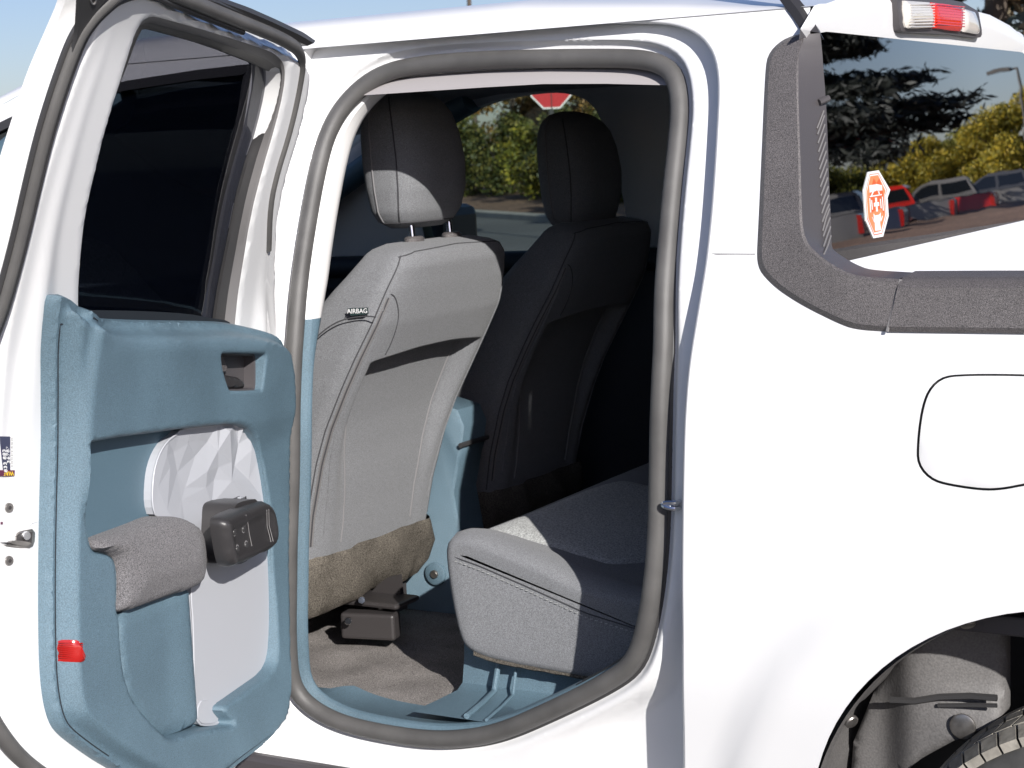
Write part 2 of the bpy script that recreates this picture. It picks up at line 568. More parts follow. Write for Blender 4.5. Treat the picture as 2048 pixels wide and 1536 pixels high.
skin_pts_extra = None
def body_map(V, off=0.0):
    return skin(V[:, 0], V[:, 1]) + off
Vb, Tb = fill2(resample(body_out, step=0.03), [offset2(L0, 0.006), FDW, offset2(FUEL, 0.0016), resample(groove, step=.01), resample(gseam, step=.02)], 0.026)
body = part('body', [(v[0], y, v[1]) for v, y in zip(Vb, body_map(Vb))], Tb, M['paint'], angle=50)

def ring_loops(loops2, offs, yfun=None):
    out = []
    for L, o in zip(loops2, offs):
        y = skin(L[:, 0], L[:, 1]) + o
        out.append([(a, b, c) for a, b, c in zip(L[:, 0], y, L[:, 1])])
    return out
# rolled edge and side wall of the door shut
def shut(z):
    return .05 - .015 * smooth(1.0, 1.3, z)
# recessed land between the shut edge and the weather seal
def land_depth(P):
    d = dist_loop(SEAL, P)
    up = smooth(1.02, 1.25, P[:, 1])
    step = smooth(.034, .019, d) * (.012 + .010 * up)
    deep = .040 * smooth(.86, .66, P[:, 1]) * smooth(.035, .075, d) * smooth(-1.45, -1.25, P[:, 0])
    return shut(P[:, 1]) + deep + step + .004 * smooth(.02, .0, d)
rl = []
for grow, dep in ((0.006, 0), (0.0035, .0012), (0.0012, .004), (0, .009), (-.001, .05)):
    L = offset2(L0, grow)
    d = dep if dep < .04 else land_depth(offset2(L0, -.001)) + .001
    y = skin(L[:, 0], L[:, 1]) + d
    rl.append([(a, b, c) for a, b, c in zip(L[:, 0], y, L[:, 1])])
V, F = loft(rl)
part('door_shut_edge', V, F, M['paint'], angle=60)
hole = offset2(SEAL, -0.006)
SD = resample(SEAL, n=720)
lx = np.vstack([offset2(SD, q) for q in (.003, .011, .018, .0225, .0265, .0305, .035, .042)] + [offset2(L0, -q) for q in (.007, .014)])
lx = lx[inside([L0, hole], lx)]; lx = lx[(dist_loop(L0, lx) > .004) & (dist_loop(hole, lx) > .004)]
Vl, Tl = fill2(offset2(L0, -.001), [hole], 0.014, lx)
part('door_jamb', [(v[0], y, v[1]) for v, y in zip(Vl, skin(Vl[:, 0], Vl[:, 1]) + land_depth(Vl))], Tl, M['paint'], angle=50)

# fuel door and gap beds
slab('fuel_door', offset2(FUEL, -.0016), [], lambda P: skin(P[:, 0], P[:, 1]) - .0006 + .0022 * (1 - smooth(0, .004, dist_loop(offset2(FUEL, -.0016), P))),
     lambda P: skin(P[:, 0], P[:, 1]) + .012, sxz, M['paint'], TR, 0.02, angle=60)
def gap_bed(px_or_2d, grow, dep=.014):
    L = np.asarray(px_or_2d); A = offset2(L, grow); mn, mx = A.min(0), A.max(0)
    V2, T2 = fill2(A, [], .03)
    part('gap_backing', [(v[0], y, v[1]) for v, y in zip(V2, skin(V2[:, 0], V2[:, 1]) + dep)], T2, M['rubber'])
gap_bed(FUEL, .01)
gb = resample(groove, step=.01)
if area2(gb) < 0: gb = gb[::-1]
gap_bed(gb, .012, .006)

# front door window pane with dark surround, as part of the front half
slab('front_door_glass', offset2(FDW, .008), [], lambda P: prof(P[:, 1]) + .010, lambda P: prof(P[:, 1]) + .014, sxz, M['frontglass'], TR, .06)
fl = ring_loops([offset2(FDW, .001), offset2(FDW, .001), offset2(FDW, -.018), offset2(FDW, -.018)], [-.002, .012, .012, .02])
fl[2] = [(a, float(prof(c)) - .001, c) for a, b, c in fl[2]]
fl = [fl[0], fl[2], fl[3]]
V, F = loft(fl)
part('front_window_molding', V, F, M['rubber'], angle=30)

# ------------------------------------------------------------------ roof and its rear header
def roof_row(x, rear):
    base = [(.225, 1.64), (.236, 1.658), (.252, 1.676), (.28, 1.689), (.34, 1.70), (.5, 1.715), (.88, 1.725)]
    drop = .044 * smooth(-1.5, -.93, x) + .10 * (max(0, -2.3 - x)) ** 1.5
    row = []
    for i, (y, z) in enumerate(base):
        row.append((x, y, z - drop * (0 if i == 0 else min(1, (z - 1.64) / .05))))
    if x < -2.4:
        zt = np.interp(x, [p[0] for p in roofline], [p[1] for p in roofline])
        row = [(x, float(prof(zt)) + (y - .225), zt + (z - 1.64)) for (_, y, z) in row]
    return row + [(a, 1.76 - b, c) for a, b, c in row[::-1][1:]]
xs = [-.955, -.965, -.985, -1.05, -1.2, -1.5, -1.9, -2.2, -2.4, -2.55, -2.7]
rows = [roof_row(x, 0) for x in xs]
V, F = loft(rows, closed=False)
part('roof', V, F, M['paint'], angle=60, fix=True)
# rear header over the window
rh = rows[0]
hl = []
for dx, dz in ((0, 0), (.006, -.012), (.006, -.03), (.004, -.045)):
    r2 = []
    for (x, y, z) in rh:
        k = (z - 1.64) / .04
        zz = z + dz if z + dz > 1.597 else 1.597
        if dz < -.04: zz = 1.600
        r2.append((x + dx, min(max(y, .20), 1.56), max(zz, 1.600)))
    hl.append(r2)
V, F = loft(hl, closed=False)
part('rear_header', V, F, M['paint'], angle=60, fix=True)
pc = on_skin(1596, 92, .014); pd = on_skin(1622, 88, .03)
Pc = (-.950, .150, 1.602)
Vc = [tuple(pc), tuple(pd), Pc] + [hl[k][0] for k in range(4)]
part('pillar_corner', Vc, [(0, 2, 3), (2, 3, 4), (2, 4, 5), (2, 5, 6), (0, 1, 2), (1, 2, 6)], M['paint'], sm=False, fix=True)
# black end of the roof ditch molding
mo = [(1478, -118), (1518, -62), (1560, 2), (1588, 38), (1607, 70)]
mi = [(1520, -118), (1560, -50), (1592, 0), (1612, 22), (1634, 68)]
A = [on_skin(a, b, -.004) for a, b in chaikin(mo, 2, False)]; B = [on_skin(a, b, -.006) + np.array([0, .012, .002]) for a, b in chaikin(mi, 2, False)]
MID = [(a + b) / 2 + np.array([0, -.007, .004]) for a, b in zip(A, B)]
AB = [a + np.array([0, .02, -.004]) for a in A]; BB = [b + np.array([0, .02, -.01]) for b in B]
V, F = loft([AB, A, MID, B, BB], closed=False, )
n_ = len(A)
F += [(0, n_, 2 * n_, 3 * n_, 4 * n_), tuple(k * n_ + n_ - 1 for k in range(5))]
part('roof_molding', V, F, M['black'], angle=30, fix=True)

# ------------------------------------------------------------------ rear window, lamp
TILT = math.radians(3.8)
GN = np.array([math.cos(TILT), 0, math.sin(TILT)])
GP = np.array([-.92, 0, 1.24])
gr_ = np.array([0, 1.0, 0]); gu = np.array([-math.sin(TILT), 0, math.cos(TILT)])
def gw(y, h, v):                            # glass plane coordinates
    return GP + gr_ * y + gu * v + GN * h
def on_glass(px, py, h=0.0):
    p = on_plane(px, py, GP + GN * h, GN)
    return (p[1], (p - GP) @ gu)
gl = [on_glass(x - 1.5, y) for x, y in ((1641, 66), (1643, 90), (1646, 126), (1648, 152), (1651, 190), (1654, 240), (1656, 300), (1658, 360), (1661, 420), (1662, 455), (1663, 492), (1668, 502), (1696, 522))]
gl += [(.33, -.004), (1.48, -.004), (1.55, .02), (1.56, .2), (1.52, .355), (1.48, .362), (.25, .362)]
rear_glass = slab('rear_window', resample(gl, step=.03), [], lambda P: np.zeros(len(P)), lambda P: np.full(len(P), -.004), gw, M['rearglass'], TR, .12)
# cab back panel and glass edge ledge
def bxp(name, c, s, m, parent=None, rot=None, bev=.004, label=None):
    V, F = box_vf(c, s, rot)
    o = part(name, V, F, m, parent, sm=False, label=label)
    if bev: bevel(o, bev)
    return o
Vp, Fp = [], []
prs = []
for v, h in ((.004, .002), (-.006, .006), (-.018, .007), (-.022, .003), (-.030, .004), (-.06, .018), (-.26, .022), (-.5, .022)):
    prs.append([gw(y, h, v) for y in (.06, .3, .6, .88, 1.2, 1.5, 1.70)])
V, F = loft(prs, closed=False)
part('cab_back_panel', V, F, M['paint'], angle=60, fix=True)

def lamp_box(px_poly, h0, h1, m, name, parent, inset=.004):
    P = resample([on_glass(a, b, h1) for a, b in px_poly], step=.012)
    if area2(P) < 0: P = P[::-1]
    return slab(name, P, [], lambda Q: h1 - inset * (1 - smooth(0, .008, dist_loop(P, Q))), lambda Q: np.full(len(Q), h0), gw, m, parent, .015, angle=45)
lamp = lamp_box([(1797, -8), (1868, -9), (1930, 4), (1961, 22), (1969, 66), (1965, 75), (1915, 68), (1812, 63), (1805, 58)], -.02, .012, M['cladsm'], 'brake_lamp', TR)
lamp['label'] = 'high brake lamp with red middle and clear ends above the rear window'
lamp_box([(1813, 0), (1868, 4), (1874, 54), (1820, 56), (1816, 50)], .0, .020, M['clearlens'], 'clear_lens', lamp, .006)
lamp_box([(1869, 4), (1905, 8), (1931, 16), (1928, 62), (1905, 60), (1875, 55)], .0, .021, M['lampred'], 'red_lens', lamp, .006)
lamp_box([(1932, 16), (1958, 24), (1965, 64), (1961, 68), (1929, 62)], .0, .020, M['clearlens'], 'clear_lens', lamp, .006)
for k in range(9):
    y0 = 6 + k * 5.6
    a = [on_glass(1821, y0 + 3, .0205), on_glass(1870, y0 + 2, .0205)]
    tube('lens_rib', [gw(a[0][0], .0195, a[0][1]), gw(a[1][0], .0195, a[1][1])], .0012, M['clearlens'], lamp, seg=5)
    a = [on_glass(1874, y0 + 3, .0205), on_glass(1929, y0 + 8, .0205)]
    if y0 < 50: tube('lens_rib', [gw(a[0][0], .0205, a[0][1]), gw(a[1][0], .0205, a[1][1])], .0012, M['lampred'], lamp, seg=5)

# sticker on the rear window: octagon badge with cross, arcs and pale blocks
st_o = [(1736.6, 343.8), (1757.6, 340.5), (1780.6, 379.7), (1775.3, 396), (1777.5, 431.7), (1766.5, 473), (1747, 476.5), (1731.6, 441.7), (1728.8, 404), (1727.2, 380.8)]
def zz(pts): return [(1720 + a / 9.04, 320 + b / 9.04) for a, b in pts]
def flat(name, px, h, m, parent, t=.0004):
    P = np.array([on_glass(a, b, h) for a, b in px])
    return slab(name, P, [], lambda Q: np.full(len(Q), h), lambda Q: np.full(len(Q), h - t), gw, m, parent, 0, sm=False)
stk = flat('window_sticker', st_o, .0012, M['white'], TR, .0010)
stk['label'] = 'orange and white eight-sided sticker on the rear window'
flat('sticker_line', zz([(178, 255), (335, 238), (492, 545), (455, 640), (480, 1010), (400, 1330), (258, 1362), (132, 1060), (112, 760), (108, 560)]), .0017, M['orange'], stk)
flat('sticker_line', zz([(184, 268), (330, 252), (480, 548), (446, 640), (470, 1005), (394, 1318), (262, 1345), (142, 1055), (122, 760), (118, 562)]), .0022, M['white'], stk)
flat('sticker_field', zz([(190, 292), (328, 272), (462, 560), (436, 640), (455, 1000), (382, 1280), (262, 1310), (155, 1050), (134, 760), (130, 565)]), .0027, M['orangelt'], stk)
flat('sticker_shape', zz([(210, 480), (250, 330), (300, 420), (350, 330), (400, 470), (430, 700), (440, 980), (390, 880), (300, 900), (190, 960), (165, 700)]), .0030, M['orange'], stk)
for q in ([(170, 455), (285, 440), (290, 560), (178, 590)], [(290, 432), (398, 455), (405, 550), (300, 555)], [(178, 650), (395, 615), (398, 635), (182, 672)]):
    flat('sticker_block', zz(q), .0034, M['white'], stk)
for q in ([(232, 570), (255, 572), (215, 650), (200, 645)], [(325, 565), (345, 562), (372, 640), (352, 645)]):
    flat('sticker_stroke', zz(q), .0034, M['white'], stk)
flat('sticker_cross', zz([(275, 680), (307, 680), (312, 764), (345, 760), (350, 828), (318, 834), (326, 932), (296, 932), (288, 838), (258, 842), (254, 772), (282, 768)]), .0034, M['white'], stk)
for q in ([(172, 690), (186, 690), (205, 948), (190, 950)], [(204, 725), (218, 722), (235, 895), (222, 900)], [(364, 700), (378, 702), (392, 876), (378, 872)], [(400, 660), (414, 662), (432, 918), (418, 914)]):
    flat('sticker_arc', zz(q), .0034, M['white'], stk)
flat('sticker_shield', zz([(246, 968), (275, 1002), (352, 986), (376, 945), (378, 1060), (364, 1132), (382, 1268), (280, 1280), (270, 1130), (254, 1050)]), .0034, M['white'], stk)
for q in ([(218, 1030), (230, 1035), (262, 1110), (262, 1140)], [(405, 1005), (413, 1025), (385, 1110), (378, 1080)]):
    flat('sticker_stroke', zz(q), .0034, M['white'], stk)

# ------------------------------------------------------------------ black pillar cladding and bed rails
cA = [(1640, 66), (1605, 66), (1573, 75), (1550, 91), (1537, 109), (1532, 128), (1528, 200), (1525, 273), (1522, 340), (1519, 410), (1516, 470), (1514, 510), (1516, 529),
      (1523, 547), (1555, 579), (1605, 611), (1673, 645), (1710, 659), (1772, 663)]
cB = [(1641, 72), (1618, 76), (1606, 84), (1600, 96), (1597, 112), (1596.5, 130), (1597, 200), (1600, 290), (1601.5, 340), (1603, 400), (1605, 447), (1608, 465), (1614, 483),
      (1624, 497), (1651, 520), (1675, 535), (1700, 547), (1728, 554), (1798, 558)]
cC = [(1642, 78), (1643, 90), (1645, 110), (1646, 126), (1647, 140), (1648, 152), (1651, 190), (1654, 240), (1656, 300), (1658, 360), (1661, 420), (1662, 455), (1663, 492),
      (1668, 502), (1696, 520), (1715, 530), (1735, 538), (1760, 541), (1830, 545)]
def split_rims():
    yb = np.linspace(86, 470, 46); yc = np.linspace(80, 480, 46)
    b_ = np.array(chaikin(cB, 2, False)); c_ = np.array(chaikin(cC, 2, False)); a_ = np.array(chaikin(cA, 2, False))
    bv = b_[3:]; bl = b_[b_[:, 1] >= 470]; cl = c_[c_[:, 1] >= 480]
    o = np.argsort(b_[:, 1]); msk = b_[:, 0] < 1620
    bx = np.interp(yb, b_[msk][:, 1], b_[msk][:, 0]); cx = np.interp(yc, c_[:, 1], c_[:, 0])
    B = np.vstack([[(1608, 69)], np.stack([bx, yb], 1), resample(np.vstack([[(bx[-1], 470)], bl]), n=34, closed=False)[1:]])
    C = np.vstack([[(1640, 66)], np.stack([cx, yc], 1), resample(np.vstack([[(cx[-1], 480)], cl]), n=34, closed=False)[1:]])
    tl = a_[a_[:, 1] > 520]; av = a_[(a_[:, 1] <= 520) & (a_[:, 0] < 1606)]
    A = np.vstack([[(1606, 67)], resample(av, n=46, closed=False), resample(np.vstack([av[-1:], tl]), n=34, closed=False)[1:]])
    return A, B, C
A2, B2, C2 = split_rims()
def match(loop):        # spread the points of the three rims alike
    return [np.array(p) for p in loop]
lA = [on_skin(a, b, -.001) for a, b in A2]
lA1 = [on_skin(a, b, -.010) for a, b in A2]
lA1 = [p * .9 + q * .1 for p, q in zip(lA1, [on_skin(a, b, -.012) for a, b in B2])]
lB0 = [on_skin(a * .94 + c * .06, b * .94 + d * .06, -.013) for (a, b), (c, d) in zip(B2, A2)]
lB = [on_skin(a, b, -.010) for a, b in B2]
lC = []
for i, (a, b) in enumerate(C2):
    k = smooth(.62, .95, i / (len(C2) - 1))
    pg = on_plane(a, b, GP + GN * .004, GN)
    pt = on_skin(a, b, .045)
    lC.append(pg * (1 - k) + pt * k if k < 1 else pt)
lD = [p + np.array([-.03, .02, -.03 * smooth(.5, .9, i / (len(C2) - 1))]) for i, p in enumerate(lC)]
V, F = loft([lA, lA1, lB0, lB], closed=False)
clad = part('pillar_cladding', V, F, M['clad'], angle=25, fix=True)
clad['label'] = 'textured black trim sweeping from the pillar beside the rear window down to the bed rail'
V, F = loft([lB, [.5 * (a + b) for a, b in zip(lB, lC)], lC, lD], closed=False)
part('cladding_return', V, F, M['cladsm'], clad, angle=30, fix=True)
# slanted ribs low on the inner face
for k in range(16):
    y0 = 222 + k * 17.0
    P = []
    for t in (0, .5, 1):
        px = 1633 + 14 * t + (y0 - 222) * .055; py = y0 + 32 - 36 * t
        i = int(np.argmin(np.abs(B2[1:60, 1] - py))); j = int(np.argmin(np.abs(C2[1:60, 1] - py)))
        i += 1; j += 1; w = (px - B2[i, 0]) / (C2[j, 0] - B2[i, 0])
        P.append(lB[i] * (1 - w) + lC[j] * w + np.array([.0008, -.0008, 0]))
    tube('rib', P, .0013, M['channel'], clad, seg=5)
# notch step on the inner face
i = int(np.argmin(np.abs(C2[:, 1] - 205)))
nb = [lC[i + q] for q in (-1, 0, 1)]
tube('notch', [lB[i] * .3 + lC[i] * .7 + np.array([.002, 0, 0]), lC[i] + np.array([.006, -.004, .006])], .005, M['cladsm'], clad, seg=8)
# joint strip and rail cap
def rail(name, x0, x1, flip, label):
    sec = [(-.004, 1.160), (-.011, 1.168), (-.012, 1.185), (-.008, 1.222), (.000, 1.231), (.012, 1.236), (.070, 1.240), (.078, 1.232), (.078, 1.20)]
    yy = []
    base = float(skin(.2, 1.19))
    lps = []
    for k, x in enumerate(np.linspace(x0, x1, 14)):
        sl = .012 if k == 0 else 0
        row = []
        for (y, z) in sec:
            xx = x + (JS * (min(z, 1.236) - 1.162) if k == 0 else 0) if not flip else x
            yv = (float(prof(z)) if z < 1.215 else .032) * 1.0 + y
            row.append((xx, yv if not flip else 1.76 - yv, z))
        lps.append(row)
    V, F = loft(lps, closed=False, cap0=True, cap1=True)
    F = F[:-2] + [tuple(range(len(sec))), tuple(range(len(V) - len(sec), len(V)))]
    return part(name, V, F, M['clad'], angle=28, fix=True, label=label)
p0 = on_skin(1777, 663); p1_ = on_skin(1803, 560); JS = (p1_[0] - p0[0]) / (p1_[2] - p0[2])
rail('bed_rail_cap', p0[0] + .002, .9, False, 'textured black cap along the near bed rail')
rail('bed_rail_cap', -.86, -.20, True, 'textured black cap along the far bed rail')
rail('bed_rail_cap', -.194, .9, True, 'textured black cap along the far bed rail')
js = []
for t in np.linspace(0, 1, 8):
    a = on_skin(1774 + 27 * t, 663 - 104 * t, -.0085); js.append(a)
tube('cap_joint', js, .0025, M['channel'], clad, seg=6)

# ------------------------------------------------------------------ bed
bxp('bed_floor', (.0, .88, .72), (1.84, 1.56, .03), M['cladsm'])
bed = bxp('bed_side', (.02, 1.70, .97), (1.84, .05, .50), M['paint'], label='inner face of the far bed side')
bxp('bed_side', (.05, .085, 1.02), (1.5, .03, .38), M['paint'], label='inner face of the near bed side')
bxp('tailgate', (.93, .88, .95), (.05, 1.6, .55), M['paint'])
Vf, Tf = fill2(np.array([(-.98, .31), (.95, .36), (.95, 1.2), (-.93, 1.2), (-1.0, 1.64), (-2.4, 1.64), (-2.7, 1.58), (-3.45, 1.13), (-3.5, .31)]),
               [np.array([(-2.62, 1.15), (-1.98, 1.165), (-1.99, 1.53), (-2.03, 1.585), (-2.13, 1.60), (-2.3, 1.585), (-2.45, 1.53), (-2.56, 1.43), (-2.62, 1.3)])], .08)
part('far_body_side', [(v[0], 1.76 - float(prof(v[1])), v[1]) for v in Vf], Tf, M['paint'], angle=60)

# ------------------------------------------------------------------ rocker, wheel house, wheel
bxp('rocker_molding', (-2.15, .035, .302), (2.1, .03, .12), M['cladsm'], bev=.01)
lin = []
NS = 60
for j, (yy_, rr) in enumerate(((.012, .421), (.03, .418), (.05, .424), (.10, .437), (.24, .440), (.38, .440), (.5, .43))):
    row = []
    for i in range(NS + 1):
        a = math.radians(-12 + 204 * i / NS)
        r = rr
        dg = math.degrees(a)
        if j >= 3:
            r += .012 * (smooth(152, 154, dg) - smooth(166, 168, dg)) * (1 if j in (3, 4, 5) else 0)
            r -= .016 * (smooth(139, 140, dg) - smooth(149, 150, dg))
        row.append((WC[0] + r * math.cos(a), yy_ + .03 * 0, WC[1] + r * math.sin(a)))
    lin.append(row)
V, F = loft(lin, closed=False)
liner = part('wheel_liner', V, F, M['liner'], angle=35, fix=True)
V, F = loft([[(WC[0] + .45 * math.cos(a), .5, WC[1] + .45 * math.sin(a)) for a in np.linspace(0, 2 * math.pi, 40, endpoint=False)],
             [(WC[0] + .02 * math.cos(a), .51, WC[1] + .02 * math.sin(a)) for a in np.linspace(0, 2 * math.pi, 40, endpoint=False)]])
part('liner_back', V, F, M['rubber'], liner)
def lp(px, py, y):
    return at_y(px, py, y)
for (px, py) in ((1935, 1245), (1701, 1441)):
    p = lp(px, py, .035); nr = np.array([WC[0] - p[0], -.25, WC[1] - p[2]])
    V, F = disc_vf(p, nr, .011, .006, 14); part('bolt', V, F, M['steel'], liner)
LP = [(1680, 1640), (1690, 1500), (1735, 1390), (1790, 1310), (1850, 1262), (1920, 1240), (1994, 1232), (1996, 1300), (1996, 1448), (1960, 1462), (1900, 1487), (1840, 1520), (1780, 1570), (1740, 1640)]
lpp = [(lambda p: (p[0], p[2]))(at_y(a, b, .185)) for a, b in LP]
lpp = np.array(lpp); lpp = resample(lpp if area2(lpp) > 0 else lpp[::-1], step=.01)
def lp_h(P):
    d = dist_loop(lpp, P)
    return .185 + .006 * (1 - smooth(0, .008, d)) + .035 * smooth(-.80, -.87, P[:, 0]) + .045 * smooth(-.80, -.64, P[:, 0]) * smooth(.50, .60, P[:, 1])
slab('liner_panel', lpp, [], lp_h, lambda P: np.full(len(P), .26), sxz, M['liner'], liner, .012, angle=60)
for pts, r in (([(1780, 1400), (1830, 1402), (1880, 1394), (1940, 1392), (1994, 1396)], .0055), ([(1876, 1411), (1940, 1410), (1994, 1411)], .0035)):
    tube('liner_groove_shade', [at_y(a, b, .184) for a, b in pts], r, M['rubber'], liner, seg=6)  # black tubes stand in for the shade in the liner's grooves
p = at_y(1926, 1452, .184)
V, F = disc_vf(p, (0, -1, 0), .020, .005, 22); part('liner_plug', V, F, M['steel'], liner)
WX, WZ, WR = -.463, .245, .365
wheel = thing('rear_wheel', 'x', 'x', (WX, .15, WZ)); del wheel['label']; del wheel['category']
wheel.parent = TR; wheel.location = Vector((WX, .15, WZ)) - TR.location
def ring3(y, r, n=96): return [(WX + r * math.cos(a), y, WZ + r * math.sin(a)) for a in np.linspace(0, 2 * math.pi, n, endpoint=False)]
V, F = loft([ring3(.09, .215), ring3(.062, .235), ring3(.05, .28), ring3(.052, .318), ring3(.066, .345), ring3(.085, .356), ring3(.16, .360), ring3(.235, .356), ring3(.256, .34), ring3(.27, .28), ring3(.25, .215)])
part('tyre', V, F, M['tyre'], wheel, angle=50, fix=True)
tb = []
for k in range(72):
    a0 = 2 * math.pi * k / 72
    for (y0, y1, ph, sk) in ((.058, .098, 0, .25), (.104, .136, .5, -.35), (.142, .176, .2, .35), (.182, .214, .7, -.35), (.220, .258, .4, .25)):
        a = a0 + ph * 2 * math.pi / 72; da = 2 * math.pi / 72 * .86
        q = []
        for (yy_, t) in ((y0, 0), (y0, 1), (y1, 1), (y1, 0)):
            aa = a + da * t + sk * (yy_ - y0) / (y1 - y0) * da
            top = .367 - .013 * (abs(yy_ - .158) / .1) ** 3
            q.append((aa, yy_, top))
        lo = [(WX + (r - .014) * math.cos(aa), yy_, WZ + (r - .014) * math.sin(aa)) for aa, yy_, r in q]
        hi = [(WX + r * math.cos(aa), yy_, WZ + r * math.sin(aa)) for aa, yy_, r in q]
        tb.append((lo + hi, [(4, 5, 6, 7), (0, 1, 5, 4), (1, 2, 6, 5), (2, 3, 7, 6), (3, 0, 4, 7)]))
V, F = join(tb)
o = part('tread_blocks', V, F, M['tread'], wheel, sm=False, fix=True); o['kind'] = 'stuff'
V, F = loft([ring3(.09, .216, 40), ring3(.10, .20, 40), ring3(.13, .19, 40), ring3(.12, .06, 40), ring3(.10, .03, 40)], True, False, True)
part('rim', V, F, M['steel'], wheel, fix=True)
# ================================================================== the open rear door
DOUT = [(122, 0), (104, 42), (87, 82), (57, 150), (33, 225), (0, 328), (-40, 480), (-68, 620), (-90, 800), (-100, 1000), (-100, 1200), (-96, 1340), (-80, 1450),
        (-40, 1545), (40, 1625), (220, 1690), (390, 1640), (455, 1560), (500, 1505), (536, 1410), (550, 1100), (556, 900), (551, 740), (543, 600), (541, 480),
        (546, 410), (562, 340), (585, 270), (601, 200), (611, 148), (611, 120), (598, 98), (565, 80), (520, 62), (440, 28), (345, -12), (250, -48), (190, -66), (150, -50)]
WIN = [(144, 592), (148, 524), (157, 433), (178, 342), (200, 251), (237, 137), (255, 77), (262, 58), (273, 41), (292, 32), (319, 39), (410, 64), (501, 93), (533, 104),
       (547, 114), (558, 128), (561, 145), (558, 182), (542, 251), (515, 342), (492, 433), (474, 547), (463, 643), (455, 690), (300, 690), (150, 680)]
GLS = [(146, 583), (152, 520), (166, 410), (191, 296), (222, 200), (251, 128), (268, 80), (278, 59), (283, 57), (320, 66), (410, 91), (492, 123), (525, 136), (540, 148),
       (545, 165), (536, 200), (524, 237), (483, 342), (451, 501), (428, 634), (420, 690), (300, 690), (150, 680)]
TRO = [(123, 587), (134, 590), (145, 597), (164, 615), (184, 627), (203, 636), (300, 640), (400, 641), (465, 643), (508, 654), (539, 665), (555, 685), (563, 736), (566, 833), (564, 990),
       (563, 1110), (565, 1222), (569, 1335), (568, 1403), (559, 1455), (536, 1485), (503, 1511), (469, 1536), (425, 1572), (380, 1590), (320, 1582), (225, 1534), (169, 1496), (131, 1466), (116, 1440), (105, 1391), (99, 1297), (98, 1148),
       (104, 951), (107, 814), (113, 611), (117, 592)]
def ccw(L): return L if area2(L) > 0 else L[::-1]
TRIM_LOOP = ccw(resample(chaikin(D2(TRO, .085, True), 2), step=.009))
dout = ccw(resample(chaikin(D2(DOUT[:14], .004) + D2(DOUT[14:], .03), 2), step=.014))
win = ccw(resample(chaikin(D2(WIN, .045), 1), n=150))
gls = ccw(resample(chaikin(D2(GLS, .022), 1), n=150))
def sheet_h(P):
    d = dist_loop(dout, P); dwn = dist_loop(win, P)
    h = .012 + .045 * smooth(0, .030, d) + .010 * smooth(.05, .09, d) * smooth(.05, .10, dwn)
    h -= .003 * smooth(.004, 0, dwn)
    return prof(P[:, 1]) + h
door = slab('door', dout, [win, offset2(TRIM_LOOP, -.010)], sheet_h, lambda P: prof(P[:, 1]) - .004 * smooth(0, .01, dist_loop(dout, P)), dw, M['paint'], TR, .0085, angle=50,
            label='open rear cab door seen from its inner side')
def dpart(name, V, F, m, **k): return mesh(name, V, F, m, door, **k)
def dslab(name, px, h_trace, fin, fout, m, holes=(), spacing=.02, n=2, step=.008, lean=False, **k):
    P = D2(px, h_trace, lean)
    if n: P = chaikin(P, n)
    P = ccw(resample(P, step=step))
    return slab(name, P, holes, (lambda Q: fin(Q, P)) if callable(fin) else (lambda Q: np.full(len(Q), fin)),
                (lambda Q: fout(Q, P)) if callable(fout) else (lambda Q: np.full(len(Q), fout)), dw, m, door, spacing, **k)
# window reveal, rubber run channel and glass
def D3(L, h): return [dw(a, float(prof(b)) + h, b) for a, b in L]
i0 = int(np.argmin(np.linalg.norm(gls - win[0], axis=1))); gls_m = np.roll(gls, -i0, 0)
V, F = loft([D3(win, .053), D3(offset2(win, -.003), .050), D3(win * .55 + gls_m * .45, .038)])
dpart('glass_run', V, F, M['channel'], angle=40, fix=True)
V, F = loft([D3(win * .55 + gls_m * .45, .038), D3(win * .35 + gls_m * .65, .030), D3(gls_m, .026), D3(offset2(gls_m, .001), .0195)])
dpart('glass_lip', V, F, M['rubber'], angle=40, fix=True)
slab('door_glass', offset2(gls_m, .006), [], lambda P: prof(P[:, 1]) + .020, lambda P: prof(P[:, 1]) + .016, dw, M['doorglass'], door, .08)
# weather strips on the door
sp = [(612, 148), (600, 205), (583, 275), (561, 342), (545, 405)]
SEALD = [(-70, 880), (-45, 760), (-5, 650), (12, 602), (45, 480), (72, 362), (94, 272), (117, 196), (140, 130), (164, 70), (188, 36), (214, 10), (250, -20), (300, -32), (345, -14), (440, 24), (520, 56), (562, 74), (592, 91), (605, 106), (610, 126), (608, 150),
         (598, 203), (581, 273), (559, 342), (544, 408), (541, 500)]
P = chaikin(D2(SEALD, .062, True), 2, False)
R = [.0095 if i < len(P) * .52 else .0105 if i < len(P) * .72 else .0055 for i in range(len(P))]
k_ = np.ones(9) / 9; R = np.convolve(np.pad(R, 4, mode='edge'), k_, 'valid')
V, F = tube_vf([dw(a, float(prof(b)) + .058, b) for a, b in P], R, seg=12)
dpart('weatherstrip', V, F, M['seal'], fix=True)
low = chaikin(D2([(-72, 900), (-74, 1100), (-66, 1260), (-48, 1370), (-22, 1435), (6, 1478), (30, 1508), (60, 1535), (120, 1575), (220, 1615), (320, 1625)], .05, True), 2, False)
V, F = tube_vf([dw(a, float(prof(b)) + .052, b) for a, b in low], .0115, seg=12)
dpart('weatherstrip', V, F, M['seal'], fix=True)
P2 = resample(P, n=240, closed=False)
sg = 1
t_ = np.gradient(P2, axis=0); t_ /= np.linalg.norm(t_, axis=1)[:, None]; nr2 = np.stack([-t_[:, 1], t_[:, 0]], 1)
cen_d = dout.mean(0); sgn = np.sign(((cen_d - P2) * nr2).sum(1))[:, None]; nr2 = nr2 * sgn
